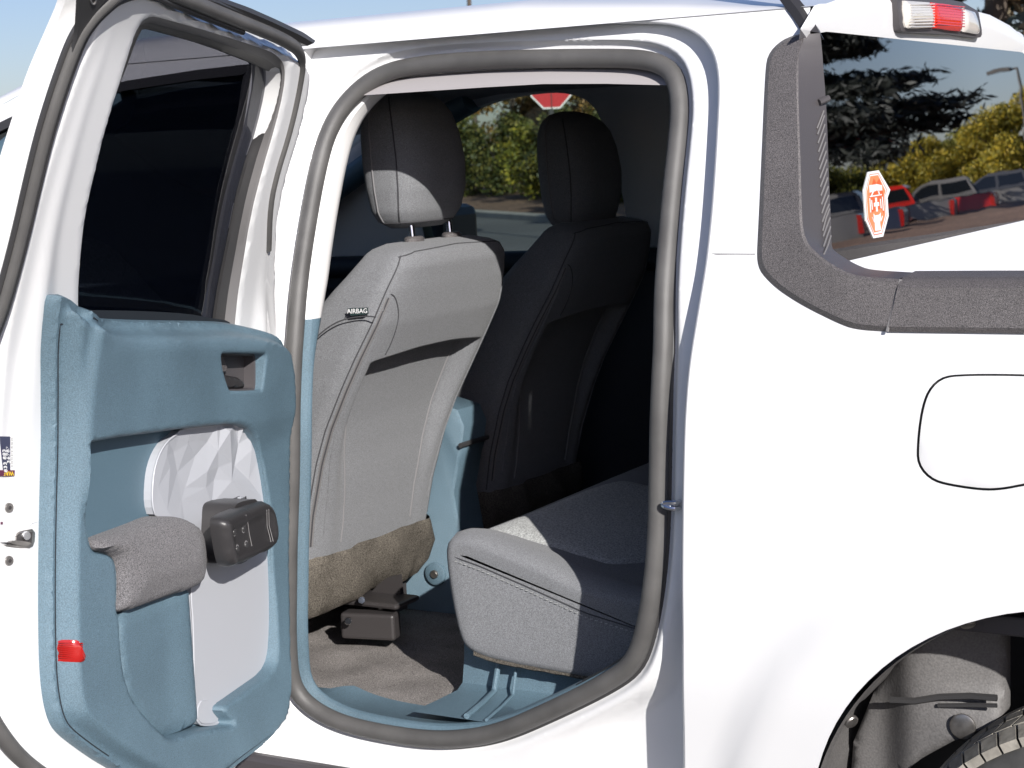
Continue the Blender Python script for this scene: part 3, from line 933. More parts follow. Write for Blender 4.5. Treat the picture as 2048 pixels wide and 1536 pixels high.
for off, rr, hh, mm in ((.0115, .0045, .060, 'rubber'), (-.0105, .004, .054, 'rubber')):
    q = P2 + nr2 * off
    V, F = tube_vf([dw(a, float(prof(b)) + hh, b) for a, b in q[:150]], rr, seg=8); dpart('seal_lip', V, F, M[mm], fix=True)
# black outer strip along the top of the door
top_o = [(252, -62), (345, -46), (440, -2), (545, 40), (600, 66), (623, 82)]; top_i = [(250, -30), (345, -22), (440, 16), (520, 47), (575, 72), (615, 92)]
A = [dw(a, float(prof(b)) + .052, b) for a, b in resample(D2(top_o, .045), n=30, closed=False)]; B = [dw(a, float(prof(b)) + .058, b) for a, b in resample(D2(top_i, .058), n=30, closed=False)]
A0 = [p - DN * .025 for p in A]; B0 = [p - DN * .03 for p in B]
V, F = loft([A0, A, [.5 * a + .5 * b + DN * .004 for a, b in zip(A, B)], B, B0, A0], closed=False)
F += [(29, 59, 89, 119, 149)]
dpart('top_strip', V, F, M['rubber'], angle=25, fix=True)
# black corner gusset at upper left
dslab('corner_gusset', [(160, -40), (162, 8), (160, 40), (158, 72), (150, 96), (146, 112), (158, 92), (170, 62), (190, 30), (214, 2), (240, -26), (200, -45)], .066, lambda Q, P: prof(Q[:, 1]) + .064, lambda Q, P: prof(Q[:, 1]) + .059, M['rubber'], n=1, lean=True)
o = dpart('gusset_hole', *tube_vf([dw(a, float(prof(b)) + .0655, b) for a, b in chaikin(D2([(181, -4), (184, 8), (190, 8), (193, 0), (190, -8)], .066), 2)], .0012, True, 6), M['channel'])

# ---- inner trim
REC = [(162, 886), (163, 884), (200, 877), (234, 872), (320, 861), (359, 856), (410, 850.5), (449, 847), (480, 851), (504, 872), (520, 911), (531, 970), (539, 1029), (541, 1110), (544, 1185), (544, 1260),
       (540, 1316), (525, 1346), (488, 1372), (441, 1405), (429, 1412), (428, 1422), (436, 1432), (444, 1441), (443, 1449), (425, 1453), (400, 1456), (360, 1467), (330, 1475), (318, 1476), (292, 1447), (262, 1406), (246, 1365), (240, 1297), (238, 1232),
       (232, 1222), (234, 1160), (231, 1130), (224, 1112), (205, 1106), (187, 1103), (178, 1088), (172, 1048), (168, 960), (165, 911)]
BEZ = [(431, 706.5), (514, 707), (517.5, 709.5), (517, 722), (513, 755), (510, 778), (506, 781), (449, 782), (444.5, 779), (438, 760), (431, 735), (428, 710)]
tro = TRIM_LOOP
rec = ccw(resample(chaikin(D2(REC, .112, False), 1), step=.007))
bez = ccw(resample(chaikin(D2(BEZ, .112, True), 1), step=.003))
s_l = on_door(117, 1000, .11, False)[0]
belt_a, belt_b = on_door(205, 640, .08, True), on_door(470, 645, .08, True)
def trim_h(P):
    d = dist_loop(tro, P)
    h = prof(P[:, 1]) - prof(.9) + .076 + .012 * smooth(0, .004, d) + .026 * smooth(.012, .028, d)
    # upper edge rolls away towards the window sill
    zt = np.interp(P[:, 0], [belt_b[0], belt_a[0]], [belt_b[1], belt_a[1]])
    h -= .020 * smooth(.045, -.002, zt - P[:, 1]) * smooth(belt_a[0] + .07, belt_a[0] - .03, P[:, 0])
    # soft vertical crease between the flat flange and the bulged upper pad
    h += .012 * smooth(s_l - .040, s_l - .062, P[:, 0]) * smooth(.95, 1.02, P[:, 1])
    dr = dist_loop(rec, P)
    h += -.005 * smooth(.005, 0, dr)
    db = dist_loop(bez, P)
    h -= .003 * smooth(.004, 0, db)
    return h
ext = [offset2(tro, -q) for q in (.002, .0042)] + [offset2(rec, q) for q in (.0025, .005)] + [offset2(bez, q) for q in (.0025, .0045)]
ext = np.vstack(ext); ext = ext[inside([tro, rec, bez], ext)]
ext = ext[(dist_loop(tro, ext) > .0015) & (dist_loop(rec, ext) > .002) & (dist_loop(bez, ext) > .002)]
trim = slab('trim_panel', tro, [rec, bez], trim_h, lambda P: .045 + prof(P[:, 1]), dw, M['blue'], door, .0066, angle=50, extra=ext)
pq = offset2(tro, -.0095)
pq = pq[(pq[:, 0] > s_l - .09) & (pq[:, 1] > .60) & (pq[:, 1] < 1.24)]
k0 = int(np.argmax(np.linalg.norm(np.diff(pq, axis=0), axis=1))); pq = np.vstack([pq[k0 + 1:], pq[:k0 + 1]]) if np.linalg.norm(np.diff(pq, axis=0), axis=1).max() > .05 else pq
hp_ = trim_h(pq)
tube('trim_groove', [dw(a, hh + .0001, b) for (a, b), hh in zip(pq, hp_)], .0012, M['dash'], door, seg=5)
# recess behind the armrest
def rec_wall(name, L, h0, h1, shrink, m, floor=False):
    a = [dw(p[0], h0, p[1]) for p in offset2(L, .001)]; b = [dw(p[0], h1, p[1]) for p in offset2(L, -shrink)]
    V, F = loft([a, b]); return dpart(name, V, F, m, angle=60)
rec_wall('recess_wall', rec, .112, .080, .002, M['blue'])
slab('recess_panel', offset2(rec, .004), [], lambda P: np.full(len(P), .092), lambda P: np.full(len(P), .078), dw, M['bluedk'], door, .03)
INS = [(359, 857.5), (410, 852), (449, 848.5), (479, 852.5), (502, 874), (518, 912), (529, 970), (537, 1029), (539, 1110), (542, 1185), (542, 1260), (538, 1314), (523, 1344), (487, 1370), (440, 1403), (427, 1411), (427, 1423), (434, 1434), (441, 1443),
       (425, 1450), (390, 1450), (386, 1400), (384, 1250), (378, 1180), (384, 1100), (355, 1040), (309, 1034), (302, 1012), (301, 985), (305, 940), (315, 908), (330, 884), (348, 870), (356, 864)]
insl = ccw(resample(chaikin(D2(INS, .104, False), 1), step=.012))
ipx = [(379, 886), (420, 884), (436, 901), (449, 863), (475, 856), (482, 888), (340, 934), (360, 945), (415, 943), (398, 912), (377, 887), (330, 912), (435, 960), (465, 924), (477, 932), (463, 962), (375, 975), (312, 975),
       (365, 1000), (415, 975), (480, 890), (500, 900), (520, 990), (330, 1020), (400, 880), (440, 935), (350, 905), (425, 1010), (500, 960)]
ih = [.002, -.002, .006, .012, .010, -.004, .006, -.001, .005, -.004, .003, .006, -.003, .004, -.005, .006, .0, .006, .003, .002, .0, .004, .002, .004, .0, .001, .002, .003, .002]
ips = np.array(D2(ipx, .102, False))
def ins_h(P):
    d = dist_loop(insl, P)
    h = .098 + .008 * smooth(.03, 0, d)
    out = h.copy()
    for k, p in enumerate(P):
        q = np.linalg.norm(ips - p, axis=1)
        j = int(np.argmin(q))
        if q[j] < 1e-4: out[k] += ih[j] * .75
    return out
slab('insert_panel', insl, [], ins_h, lambda P: np.full(len(P), .084), dw, M['insert'], door, 0, extra=ips, sm=False, label='pale grey facetted insert of the open door')
tube('insert_rim', [dw(a, .1065, b) for a, b in insl], .0018, M['insert'], door, closed=True, seg=6)
# map pocket wall with a raised right edge
PKT = [(236, 1228), (300, 1204), (374, 1172), (381, 1186), (398, 1190), (403, 1200), (402, 1300), (399, 1380), (396, 1441), (388, 1447), (355, 1466), (320, 1478), (292, 1447), (262, 1406), (246, 1365), (240, 1297)]
edge_s = on_door(383, 1300, .112, False)[0]
def pk_h(Q, P):
    d = dist_loop(P, Q)
    return .104 + .006 * smooth(0, .006, d) - .020 * smooth(edge_s + .002, edge_s - .016, Q[:, 0]) + .006 * smooth(edge_s + .08, edge_s + .01, Q[:, 0])
dslab('pocket_panel', PKT, .109, pk_h, .080, M['blue'], spacing=.012, n=1, angle=50)
# small pale tray at the pocket foot
dslab('pocket_tray', [(397, 1402), (425, 1400), (436, 1410), (440, 1440), (420, 1448), (396, 1446)], .108, .108, .095, M['insert'], spacing=0, n=1)
# belt moulding under the glass
dslab('belt_molding', [(160, 620), (200, 620), (300, 622), (385, 627), (430, 636), (470, 642), (470, 656), (300, 656), (205, 652), (170, 634)], .06, lambda Q, P: .052 + prof(Q[:, 1]), lambda Q, P: .03 + prof(Q[:, 1]), M['dash'], n=1, spacing=0, lean=True)
# armrest pad
ARM = [(185, 1090), (189, 1082), (204, 1074), (240, 1061), (280, 1046), (305, 1035), (325, 1032), (345, 1034), (366, 1042), (378, 1055), (384, 1075), (388, 1110), (387, 1140), (382, 1162), (376, 1171), (350, 1183), (310, 1201), (270, 1216), (240, 1225), (228, 1222), (226, 1216), (233, 1203), (234, 1170), (233, 1135), (228, 1115), (217, 1106), (200, 1103), (188, 1099)]
def arm_h(Q, P):
    d = dist_loop(P, Q)
    return .110 + .020 * np.sqrt(1 - (1 - np.clip(d / .016, 0, 1)) ** 2) + .010 * smooth(.01, .05, d) + .012 * smooth(edge_s + .15, edge_s, Q[:, 0])
dslab('armrest', ARM, .112, arm_h, .085, M['armfabric'], spacing=.008, n=2, step=.006, angle=70)
# release handle in its dark bowl
BO = float(prof(bez[:, 1].mean())); a = [dw(p[0], .108 + BO, p[1]) for p in offset2(bez, .0015)]; b = [dw(p[0], .106 + BO, p[1]) for p in offset2(bez, -.003)]; c_ = [dw(p[0], .088 + BO, p[1]) for p in offset2(bez, -.004)]
V, F = loft([[p - DN * .02 for p in a], a, b, c_], cap1=True)
bz = dpart('release_bowl', V, F, M['cladsm'], angle=30, fix=True)
dslab('release_bowl_wedge', [(430, 712), (447, 711), (459, 735), (458, 743), (433, 742)], .10 + BO, lambda Q, P: BO + .099 + .3 * (Q[:, 0] - P[:, 0].mean()) * .4, .080 + BO, M['clad'], n=0, spacing=0, sm=False)
dslab('release_lever', [(433, 743), (447, 744.5), (456, 751), (480, 754), (486, 760), (493, 774), (490, 777.5), (445, 777)], .108 + BO, lambda Q, P: BO + .103 + .007 * smooth(0, .004, dist_loop(P, Q)), .085 + BO, M['black'], n=1, step=.003, spacing=.004)
# red reflector
def on_trim(px, py):
    h = .09
    for _ in range(14):
        a = on_door(px, py, h, False); h += .6 * (float(trim_h(np.array([a]))[0]) - h)
    return a
RFL = ccw(resample(chaikin([on_trim(*q) for q in [(114, 1283), (117, 1279), (150, 1279.5), (157, 1284), (163, 1294), (170, 1310), (170, 1319), (165, 1324), (125, 1324), (117, 1320), (114, 1308)]], 1), step=.004))
slab('reflector', RFL, [], lambda Q: trim_h(Q) + .001 + .004 * smooth(0, .004, dist_loop(RFL, Q)), lambda Q: trim_h(Q) - .01, dw, M['redlens'], door, .005, label='small red reflector')
for k in range(8):
    y0 = 1286 + 4.3 * k
    q = [on_trim(118 + (38 + k) * t, y0) for t in (0, .33, .66, 1)]
    hs = trim_h(np.array(q)) + .0048
    tube('reflector_rib', [dw(a[0], hh, a[1]) for a, hh in zip(q, hs)], .0008, M['redlens'], door, seg=5)
# grab handle
PLT = [(427, 1042), (434, 1032), (480, 1017), (532, 1001), (542, 1005), (551, 1016), (558, 1041), (561, 1068), (558, 1085), (549, 1099), (504, 1117), (456, 1134), (448, 1132), (441, 1121), (434, 1090), (429, 1061)]
plt_ = D2(PLT, .170, False)
pl_c = np.mean(plt_, 0)
def pl_h(Q, P):
    d = dist_loop(P, Q)
    return .166 + .018 * np.sqrt(1 - (1 - np.clip(d / .016, 0, 1)) ** 2) + .10 * (Q[:, 0] - pl_c[0]) - .006 * smooth(.014, .028, d)
dslab('grab_handle', PLT, .170, pl_h, lambda Q, P: .152 + .10 * (Q[:, 0] - pl_c[0]), M['black'], n=2, step=.004, spacing=.006, angle=50, label='black grab handle')
MNT = [(405, 1036), (409, 1009), (421, 1002), (440, 998), (455, 996), (462, 1020), (455, 1070), (445, 1105), (430, 1124), (397, 1129), (395, 1112), (402, 1076)]
dslab('handle_mount', MNT, .104, lambda Q, P: np.full(len(Q), .158), .090, M['black'], n=1, step=.006, spacing=0, angle=40)
for (px, py) in ((463, 1064), (486, 1057.5), (470, 1098), (492, 1090)):
    a = on_door(px, py, .181, False)
    hh = .184 - .006 + .10 * (a[0] - pl_c[0])
    V, F = disc_vf(dw(a[0], hh - .003, a[1]), DN, .0078, .0036, 18); dpart('bolt', V, F, M['channel'], fix=True)
    V, F = disc_vf(dw(a[0], hh - .002, a[1]), DN, .0052, .0042, 12); dpart('bolt', V, F, M['rubber'], fix=True)
def plpt(px, py, lift=.0004):
    a = on_door(px, py, .181, False); P = ccw(resample(chaikin(plt_, 2), step=.004)); return dw(a[0], float(pl_h(np.array([a]), P)[0]) + lift, a[1])
tube('handle_seam', [plpt(*q) for q in ((487, 1030), (494, 1046), (500, 1068), (504, 1092))], .0008, M['channel'], door, seg=5)
for x0, y0 in ((541, 1012), (546, 1011)):
    tube('grip_line', [plpt(x0 - 5, y0 + 8), plpt(x0 + 3, y0 + 40), plpt(x0 + 5, y0 + 72)], .0008, M['channel'], door, seg=5)
a = on_door(479, 1000, .130, False)
R_ = np.stack([DU, DN, (0, 0, 1)], 1)
top_z = on_door(462, 994, .104, False)[1]
V, F = join([box_vf(dw(a[0], .128, top_z + .000), (.030, .014, .006), R_)]); dpart('window_switch', V, F, M['rubber'], sm=False)
V, F = box_vf(dw(a[0] - .003, .132, top_z + .002), (.014, .006, .006), R_); dpart('switch_rocker', V, F, M['insert'], sm=False)
# latch, bolts and print on the shut face of the door
def on_sheet(px, py, lift=0.0):
    h = .05
    for _ in range(12):
        a = on_door(px, py, h, True); h = float(sheet_h(np.array([a]))[0]) - float(prof(a[1]))
    return a, h + lift
def sheet_slab(name, px, t, m, parent=None, n=0, lift=0.0, **k):
    pts = [on_sheet(a, b) for a, b in px]
    P = np.array([p[0] for p in pts])
    if n: P = np.array(chaikin(P, n))
    P = ccw(P)
    return slab(name, P, [], lambda Q: sheet_h(Q) + t + lift, lambda Q: sheet_h(Q) - .002 + lift, dw, m, door, 0, **k)
sheet_slab('latch_plate', [(-30, 1066), (40, 1061), (68, 1057), (67, 1090), (52, 1098), (0, 1090), (-30, 1086)], .002, M['steel'], n=1)
sheet_slab('latch_recess_shade', [(-30, 1070), (38, 1066), (62, 1064), (60, 1086), (46, 1091), (0, 1085), (-30, 1082)], .0026, M['bracket'])  # dark plate on the surface stands in for the shaded latch recess
sheet_slab('latch_pawl', [(12, 1086), (20, 1080), (40, 1082), (58, 1086), (46, 1092), (30, 1090)], .006, M['steel'], n=1)
def sheet_disc(name, px, py, r, t, m, seg=16):
    a, h = on_sheet(px, py); p = dw(a[0], float(prof(a[1])) + h - .001, a[1])
    V, F = disc_vf(p, DN * .93 + DU * .36, r, t, seg); return dpart(name, V, F, m, fix=True)
sheet_disc('latch_pivot', 49, 1071, .0065, .008, M['chrome'])
for py in (1015, 1121):
    sheet_disc('bolt', 17, py, .0068, .005, M['steel']); sheet_disc('bolt', 17, py, .0032, .0056, M['bracket'], 6)
tube('latch_crease', [(lambda q: dw(q[0][0], float(prof(q[0][1])) + q[1], q[0][1]))(on_sheet(a, b)) for a, b in ((56, 1052), (62, 1046), (74, 1042))], .0016, M['paint'], door, seg=6)
lab = sheet_slab('warning_label', [(-40, 872), (20, 873), (20, 940), (-40, 940)], .0006, M['navy'])
sheet_slab('warning_label', [(-60, 940.3), (29, 940.3), (28.5, 952.5), (-60, 952)], .0007, M['purple'])
for k, (px, w) in enumerate([(22.2 + .12 * i, 1) for i in range(1)]):
    pass
def sheet_text(name, txt, size, px, py, right, up, m):
    a, h = on_sheet(px, py); o_ = dw(a[0], float(prof(a[1])) + h + .0014, a[1])
    a2, h2 = on_sheet(px - 12, py); tang = (dw(a2[0], float(prof(a2[1])) + h2, a2[1]) - dw(a[0], float(prof(a[1])) + h, a[1])); tang /= np.linalg.norm(tang)   # towards image left
    zc = np.array([0, 0, 1.0]); nrm = np.cross(zc, tang); nrm = nrm if nrm @ DN > 0 else -nrm
    vec = {'left': tang, 'right': -tang, 'up': zc, 'down': -zc}
    return text_mesh(name, txt, size, o_, vec[right], vec[up], np.cross(vec[right], vec[up]), m, door, .0003)
sheet_text('lettering', '833 883 4501', .0098, 7.0, 905, 'up', 'left', M['white'])
sheet_text('lettering', '3678318', .0098, 14.2, 902, 'up', 'left', M['white'])
sheet_text('lettering', 'WARNING', .0085, 2, 946.5, 'left', 'down', M['yellow'])
for k in range(24):
    y0 = 874 + k * 2.55
    sheet_slab('barcode_bar', [(21.8, y0), (25, y0), (25, y0 + 0.7 + .9 * ((k * 7) % 3) / 2), (21.8, y0 + 0.7 + .9 * ((k * 7) % 3) / 2)], .0006, M['greyprint'], sm=False)
sheet_slab('stencil_mark', [(1, 1044), (5, 1044), (5, 1049), (1, 1049)], .0006, M['purple'], sm=False)
# ================================================================== door opening: weather seal and inner returns
def seal3(P2, off): return [(a, float(skin(a, c)) + off, c) for a, c in P2]
tube('door_seal', seal3(SEAL, .056), .0160, M['seal'], TR, closed=True, seg=14, label='grey weather seal round the door opening')
r0 = seal3(offset2(SEAL, .004), .060); r1 = seal3(offset2(SEAL, -.004), .070); r2 = seal3(offset2(SEAL, -.012), .074); r2b = seal3(offset2(SEAL, -.0175), .080)
V, F = loft([r0, r1, r2, r2b])
fU = [f for f in F if np.mean([V[i][2] for i in f]) > 1.157]; fL = [f for f in F if np.mean([V[i][2] for i in f]) <= 1.157]
def rdep(z, k):
    lo, hi_ = (.084, .088, .092, .096)[k], (.09, .105, .118, .128)[k]
    return lo + (hi_ - lo) * smooth(1.05, 1.25, z)
def seal3v(P2, k): return [(a, float(skin(a, c)) + float(rdep(c, k)), c) for a, c in P2]
ring = [r2b, seal3v(offset2(SEAL, -.0195), 0), seal3v(offset2(SEAL, -.021), 1), seal3v(offset2(SEAL, -.018), 2), None]
lowk = smooth(.462, .432, SEAL[:, 1])[:, None]
e_ = offset2(SEAL, -.006) * (1 - lowk) + offset2(SEAL, -.022) * lowk
ring[-1] = [(a, float(skin(a, c)) + float(rdep(c, 3)) * (1 - float(k)) + .165 * float(k), c) for (a, c), k in zip(e_, lowk)]
V, F = loft(ring)
nS = len(SEAL)
zmid = 1.157
up = [f for f in F if np.mean([V[i][2] for i in f]) > zmid]
dn = [f for f in F if np.mean([V[i][2] for i in f]) <= zmid and not (np.mean([V[i][0] for i in f]) > -1.35)]
rt = [f for f in F if np.mean([V[i][2] for i in f]) <= zmid and (np.mean([V[i][0] for i in f]) > -1.35)]
def sub(V, F):
    used = sorted({i for f in F for i in f}); mp = {i: k for k, i in enumerate(used)}
    return [V[i] for i in used], [tuple(mp[i] for i in f) for f in F]
V0, F0 = loft([r0, r1, r2, r2b])
part('door_flange', *sub(V0, fU), M['paint'], angle=60)
part('door_flange', *sub(V0, fL), M['blue'], angle=60)
part('pillar_trim', *sub(V, up), M['trimgrey'], angle=60, label='pale grey upper pillar trim')
part('sill_trim', *sub(V, dn), M['blue'], angle=60, label='blue lower sill and pillar trim')
part('quarter_trim', *sub(V, rt), M['dash'], angle=60)
# belt anchor cover on the pillar
# upper front pillar cover piece
def slabY(name, px, y, t, m, n=1, step=.02, spacing=.05, parent=None, **k):
    P = [(lambda p: (p[0], p[2]))(at_y(a, b, y)) for a, b in px]
    if n: P = chaikin(P, n)
    P = ccw(resample(P, step=step))
    return slab(name, P, [], lambda Q: np.full(len(Q), y), lambda Q: np.full(len(Q), y + t), sxz, m, parent or TR, spacing, **k)
slabY('sill_shield', [(585, 1060), (596, 1052), (608, 1064), (616, 1090), (617, 1130), (607, 1170), (598, 1230), (588, 1260), (570, 1260)], .24, -.03, M['blue'], step=.012)
tube('seal_gap_shade', seal3(offset2(SEAL, .0145), .066), .0075, M['rubber'], TR, closed=True, seg=8)  # black tube stands in for the shade in the gap beside the seal
# striker
q = on_skin(1345, 1007, .045)
st = [q + np.array([.012, 0, -.006]), q + np.array([.012, -.010, -.006]), q + np.array([-.004, -.014, -.004]), q + np.array([-.012, -.012, 0]), q + np.array([-.006, -.012, .003]), q + np.array([.012, -.012, .004]), q + np.array([.012, 0, .004])]
tube('striker', chaikin(st, 2, False), .0042, M['chrome'], TR, seg=8)

# ------------------------------------------------------------------ cabin shell
V, F = [], []
rws = []
for y, z in ((.235, 1.55), (.26, 1.575), (.30, 1.588), (.45, 1.60), (.88, 1.61), (1.31, 1.605), (1.46, 1.60), (1.51, 1.592), (1.53, 1.582)):
    rws.append([(x, y, z - .03 * smooth(-1.5, -.95, x) - .10 * smooth(-2.25, -2.9, x)) for x in np.linspace(-.966, -2.75, 16)])
V, F = loft(rws, closed=False)
part('headliner', V, F, M['headliner'], angle=60, fix=True)
# far side: door trim below, pillars above
lowo = np.array([(-1.0, .42), (-1.0, 1.155), (-1.98, 1.165), (-2.62, 1.15), (-3.3, 1.14), (-3.3, .42)])
Vq, Tq = fill2(lowo, [], .12)
part('far_door_trim', [(v[0], 1.655, v[1]) for v in Vq] , Tq, M['dash'], angle=60)
tube('far_sill_pad', [(-1.0, 1.655, 1.14), (-2.0, 1.655, 1.15), (-2.62, 1.65, 1.14), (-3.2, 1.64, 1.13)], .03, M['dash'], TR, seg=10)
FW = np.array(chaikin([(-2.64, 1.13), (-2.0, 1.145), (-1.985, 1.3), (-2.0, 1.52), (-2.04, 1.568), (-2.14, 1.584), (-2.32, 1.568), (-2.47, 1.515), (-2.58, 1.42), (-2.64, 1.3)], 2))
upo = np.array([(-.95, 1.155), (-.95, 1.62), (-2.3, 1.62), (-2.62, 1.56), (-2.9, 1.40), (-3.2, 1.155)])
slab('far_pillar_trim', upo, [resample(FW[FW[:, 1] > 1.1], step=.03)], lambda P: 1.70 - prof(P[:, 1]) * .9, lambda P: 1.735 - prof(P[:, 1]) * .9, sxz, M['trimgrey'], TR, .08, angle=50)
slab('far_window', resample(offset2(ccw(FW), .012), step=.03), [], lambda P: 1.738 - prof(P[:, 1]) * .95, lambda P: 1.742 - prof(P[:, 1]) * .95, sxz, M['sideglass'], TR, .2)
# belt guide on the far pillar
bxp('belt_guide', (-1.78, 1.545, 1.30), (.10, .035, .10), M['trimgrey'], bev=.012)
tube('far_grab', [(-1.66, 1.54, 1.245), (-1.72, 1.50, 1.25), (-1.80, 1.51, 1.265)], .013, M['dash'], TR, seg=8)
# mirror of the far door
# dashboard, firewall, windscreen, front floor
V, F = loft([[(x, y, z) for x, z in ((-3.05, .5), (-2.62, .62), (-2.60, .86), (-2.66, .99), (-2.78, 1.05), (-3.3, 1.13), (-3.3, .5))] for y in np.linspace(.08, 1.68, 8)], closed=True, cap0=True, cap1=True)
part('dashboard', V, F, M['dash'], angle=40, fix=True)
V, F = loft([[(-2.42, y, 1.60), (-2.62, y, 1.545), (-3.0, y, 1.33), (-3.35, y, 1.12)] for y in np.linspace(.22, 1.55, 6)], closed=False)
part('windscreen', V, F, M['sideglass'], angle=80)
bxp('bonnet', (-3.75, .88, 1.04), (.8, 1.6, .10), M['paint'], bev=.03)
for yy_ in (.17, 1.585):
    tube('a_pillar_trim', [(-2.36, yy_ + (.06 if yy_ < 1 else -.06), 1.575), (-2.6, yy_, 1.49), (-2.9, yy_, 1.33), (-3.25, yy_, 1.10)], .035, M['bluedk'], TR, seg=10)
def arc3(c, r, nrm, n=36):
    nrm = np.array(nrm, float); nrm /= np.linalg.norm(nrm); a = np.cross(nrm, (0, 1, 0)); a /= np.linalg.norm(a); b = np.cross(nrm, a)
    return [np.array(c) + r * (math.cos(t) * a + math.sin(t) * b) for t in np.linspace(0, 2 * math.pi, n, endpoint=False)]
sw = tube('steering_wheel', arc3((-2.47, .54, .98), .185, (.9, 0, .42)), .016, M['dash'], TR, closed=True, seg=8)
bxp('wheel_hub', (-2.49, .54, .98), (.05, .14, .12), M['dash'], sw, bev=.02)
# mirror outside the far window
bxp('far_mirror', (-2.66, 1.86, 1.22), (.10, .20, .15), M['black'], bev=.03)
# floor
Vf, Tf = fill2(np.array([(-3.0, .185), (-1.02, .185), (-1.02, 1.66), (-3.0, 1.66)]), [], .05)
zf = .425 + .004 * np.sin(Vf[:, 0] * 31) * np.sin(Vf[:, 1] * 23)
part('carpet', [(v[0], v[1], z) for v, z in zip(Vf, zf)], Tf, M['carpet'])
bxp('cabin_back', (-.985, .9, .92), (.05, 1.55, 1.0), M['dash'])
# blue sill step and storage bin under the rear seat
bin_ = []
for y, z in ((.12, .452), (.20, .448), (.275, .446), (.295, .455), (.305, .50), (.31, .56)):
    bin_.append([(x + .10 * (y - .12) * 0, y, z) for x in np.linspace(-1.70, -1.31, 14)])
V, F = loft(bin_, closed=False); bn = part('storage_bin', V, F, M['blue'], angle=40, fix=True)
tube('bin_rib', [(-1.585, .12, .458), (-1.60, .20, .456), (-1.612, .262, .458), (-1.614, .284, .50), (-1.618, .292, .56)], .0055, M['blue'], bn, seg=8)
tube('bin_rib', [(-1.545, .12, .456), (-1.56, .20, .454), (-1.572, .262, .456), (-1.576, .284, .50), (-1.580, .292, .56)], .003, M['blue'], bn, seg=8)

# console between the front seats
con = []
prof_c = [(-3.0, .43), (-1.97, .43), (-1.98, .52), (-2.005, .60), (-2.02, .70), (-2.0, .78), (-1.99, .806), (-1.992, .812), (-1.985, .85), (-2.0, .885), (-2.06, .90), (-2.5, .90), (-3.0, .86)]
for y, s in ((.80, .97), (.805, 1.0), (.84, 1.0), (.90, 1.0), (.905, .97)):
    con.append([(x if s == 1 else x - .006, y, z if s == 1 else z - .004) for x, z in prof_c])
V, F = loft(con, True, True, True)
cons = part('console', V, F, M['blue'], angle=40, fix=True)
tube('console_seam', [(-1.988, .79, .809), (-1.986, .90, .809), (-1.988, .905, .809)], .006, M['rubber'], cons, seg=6)
p = at_y(872, 1147, .795)
V, F = disc_vf(p, (0, -1, 0), .026, .006, 24); part('console_boss', V, F, M['blue'], cons, fix=True)
V, F = disc_vf(p + np.array([0, -.005, 0]), (0, -1, 0), .010, .006, 8); part('bolt', V, F, M['steel'], cons, fix=True)

# ------------------------------------------------------------------ front seats
BZ = [.53, .64, .74, .85, .92, 1.0, 1.06, 1.125, 1.19, 1.233, 1.256, 1.266, 1.272]
BX = [-2.075, -2.056, -2.035, -2.000, -1.970, -1.925, -1.89, -1.852, -1.826, -1.812, -1.818, -1.838, -1.868]
BW = [.225, .236, .243, .250, .254, .258, .257, .250, .232, .211, .192, .172, .140]
BD = [.15, .15, .15, .15, .15, .15, .15, .148, .142, .134, .115, .085, .040]
NE = 4.2
FLAP = 1.052
def push(y, z):                                     # pocket recess on the back of the seat (y from the seat centre)
    edge = .165 - .035 * smooth(1.0, .70, z)
    w = smooth(edge + .045, edge, abs(y))
    fl = FLAP + .010 * math.cos(y * 9)
    return .045 * w * smooth(fl + .003, fl - .004, z) * (1 - .80 * smooth(fl - .03, .70, z))
def back_x(y, z):
    xr = np.interp(z, BZ, BX); w = np.interp(z, BZ, BW); d = np.interp(z, BZ, BD) / 2
    k = max(0.0, 1 - abs(y / w) ** NE) ** (1 / NE)
    return xr - d + d * k - push(y, z) + .006 * (1 - (y / w) ** 2)
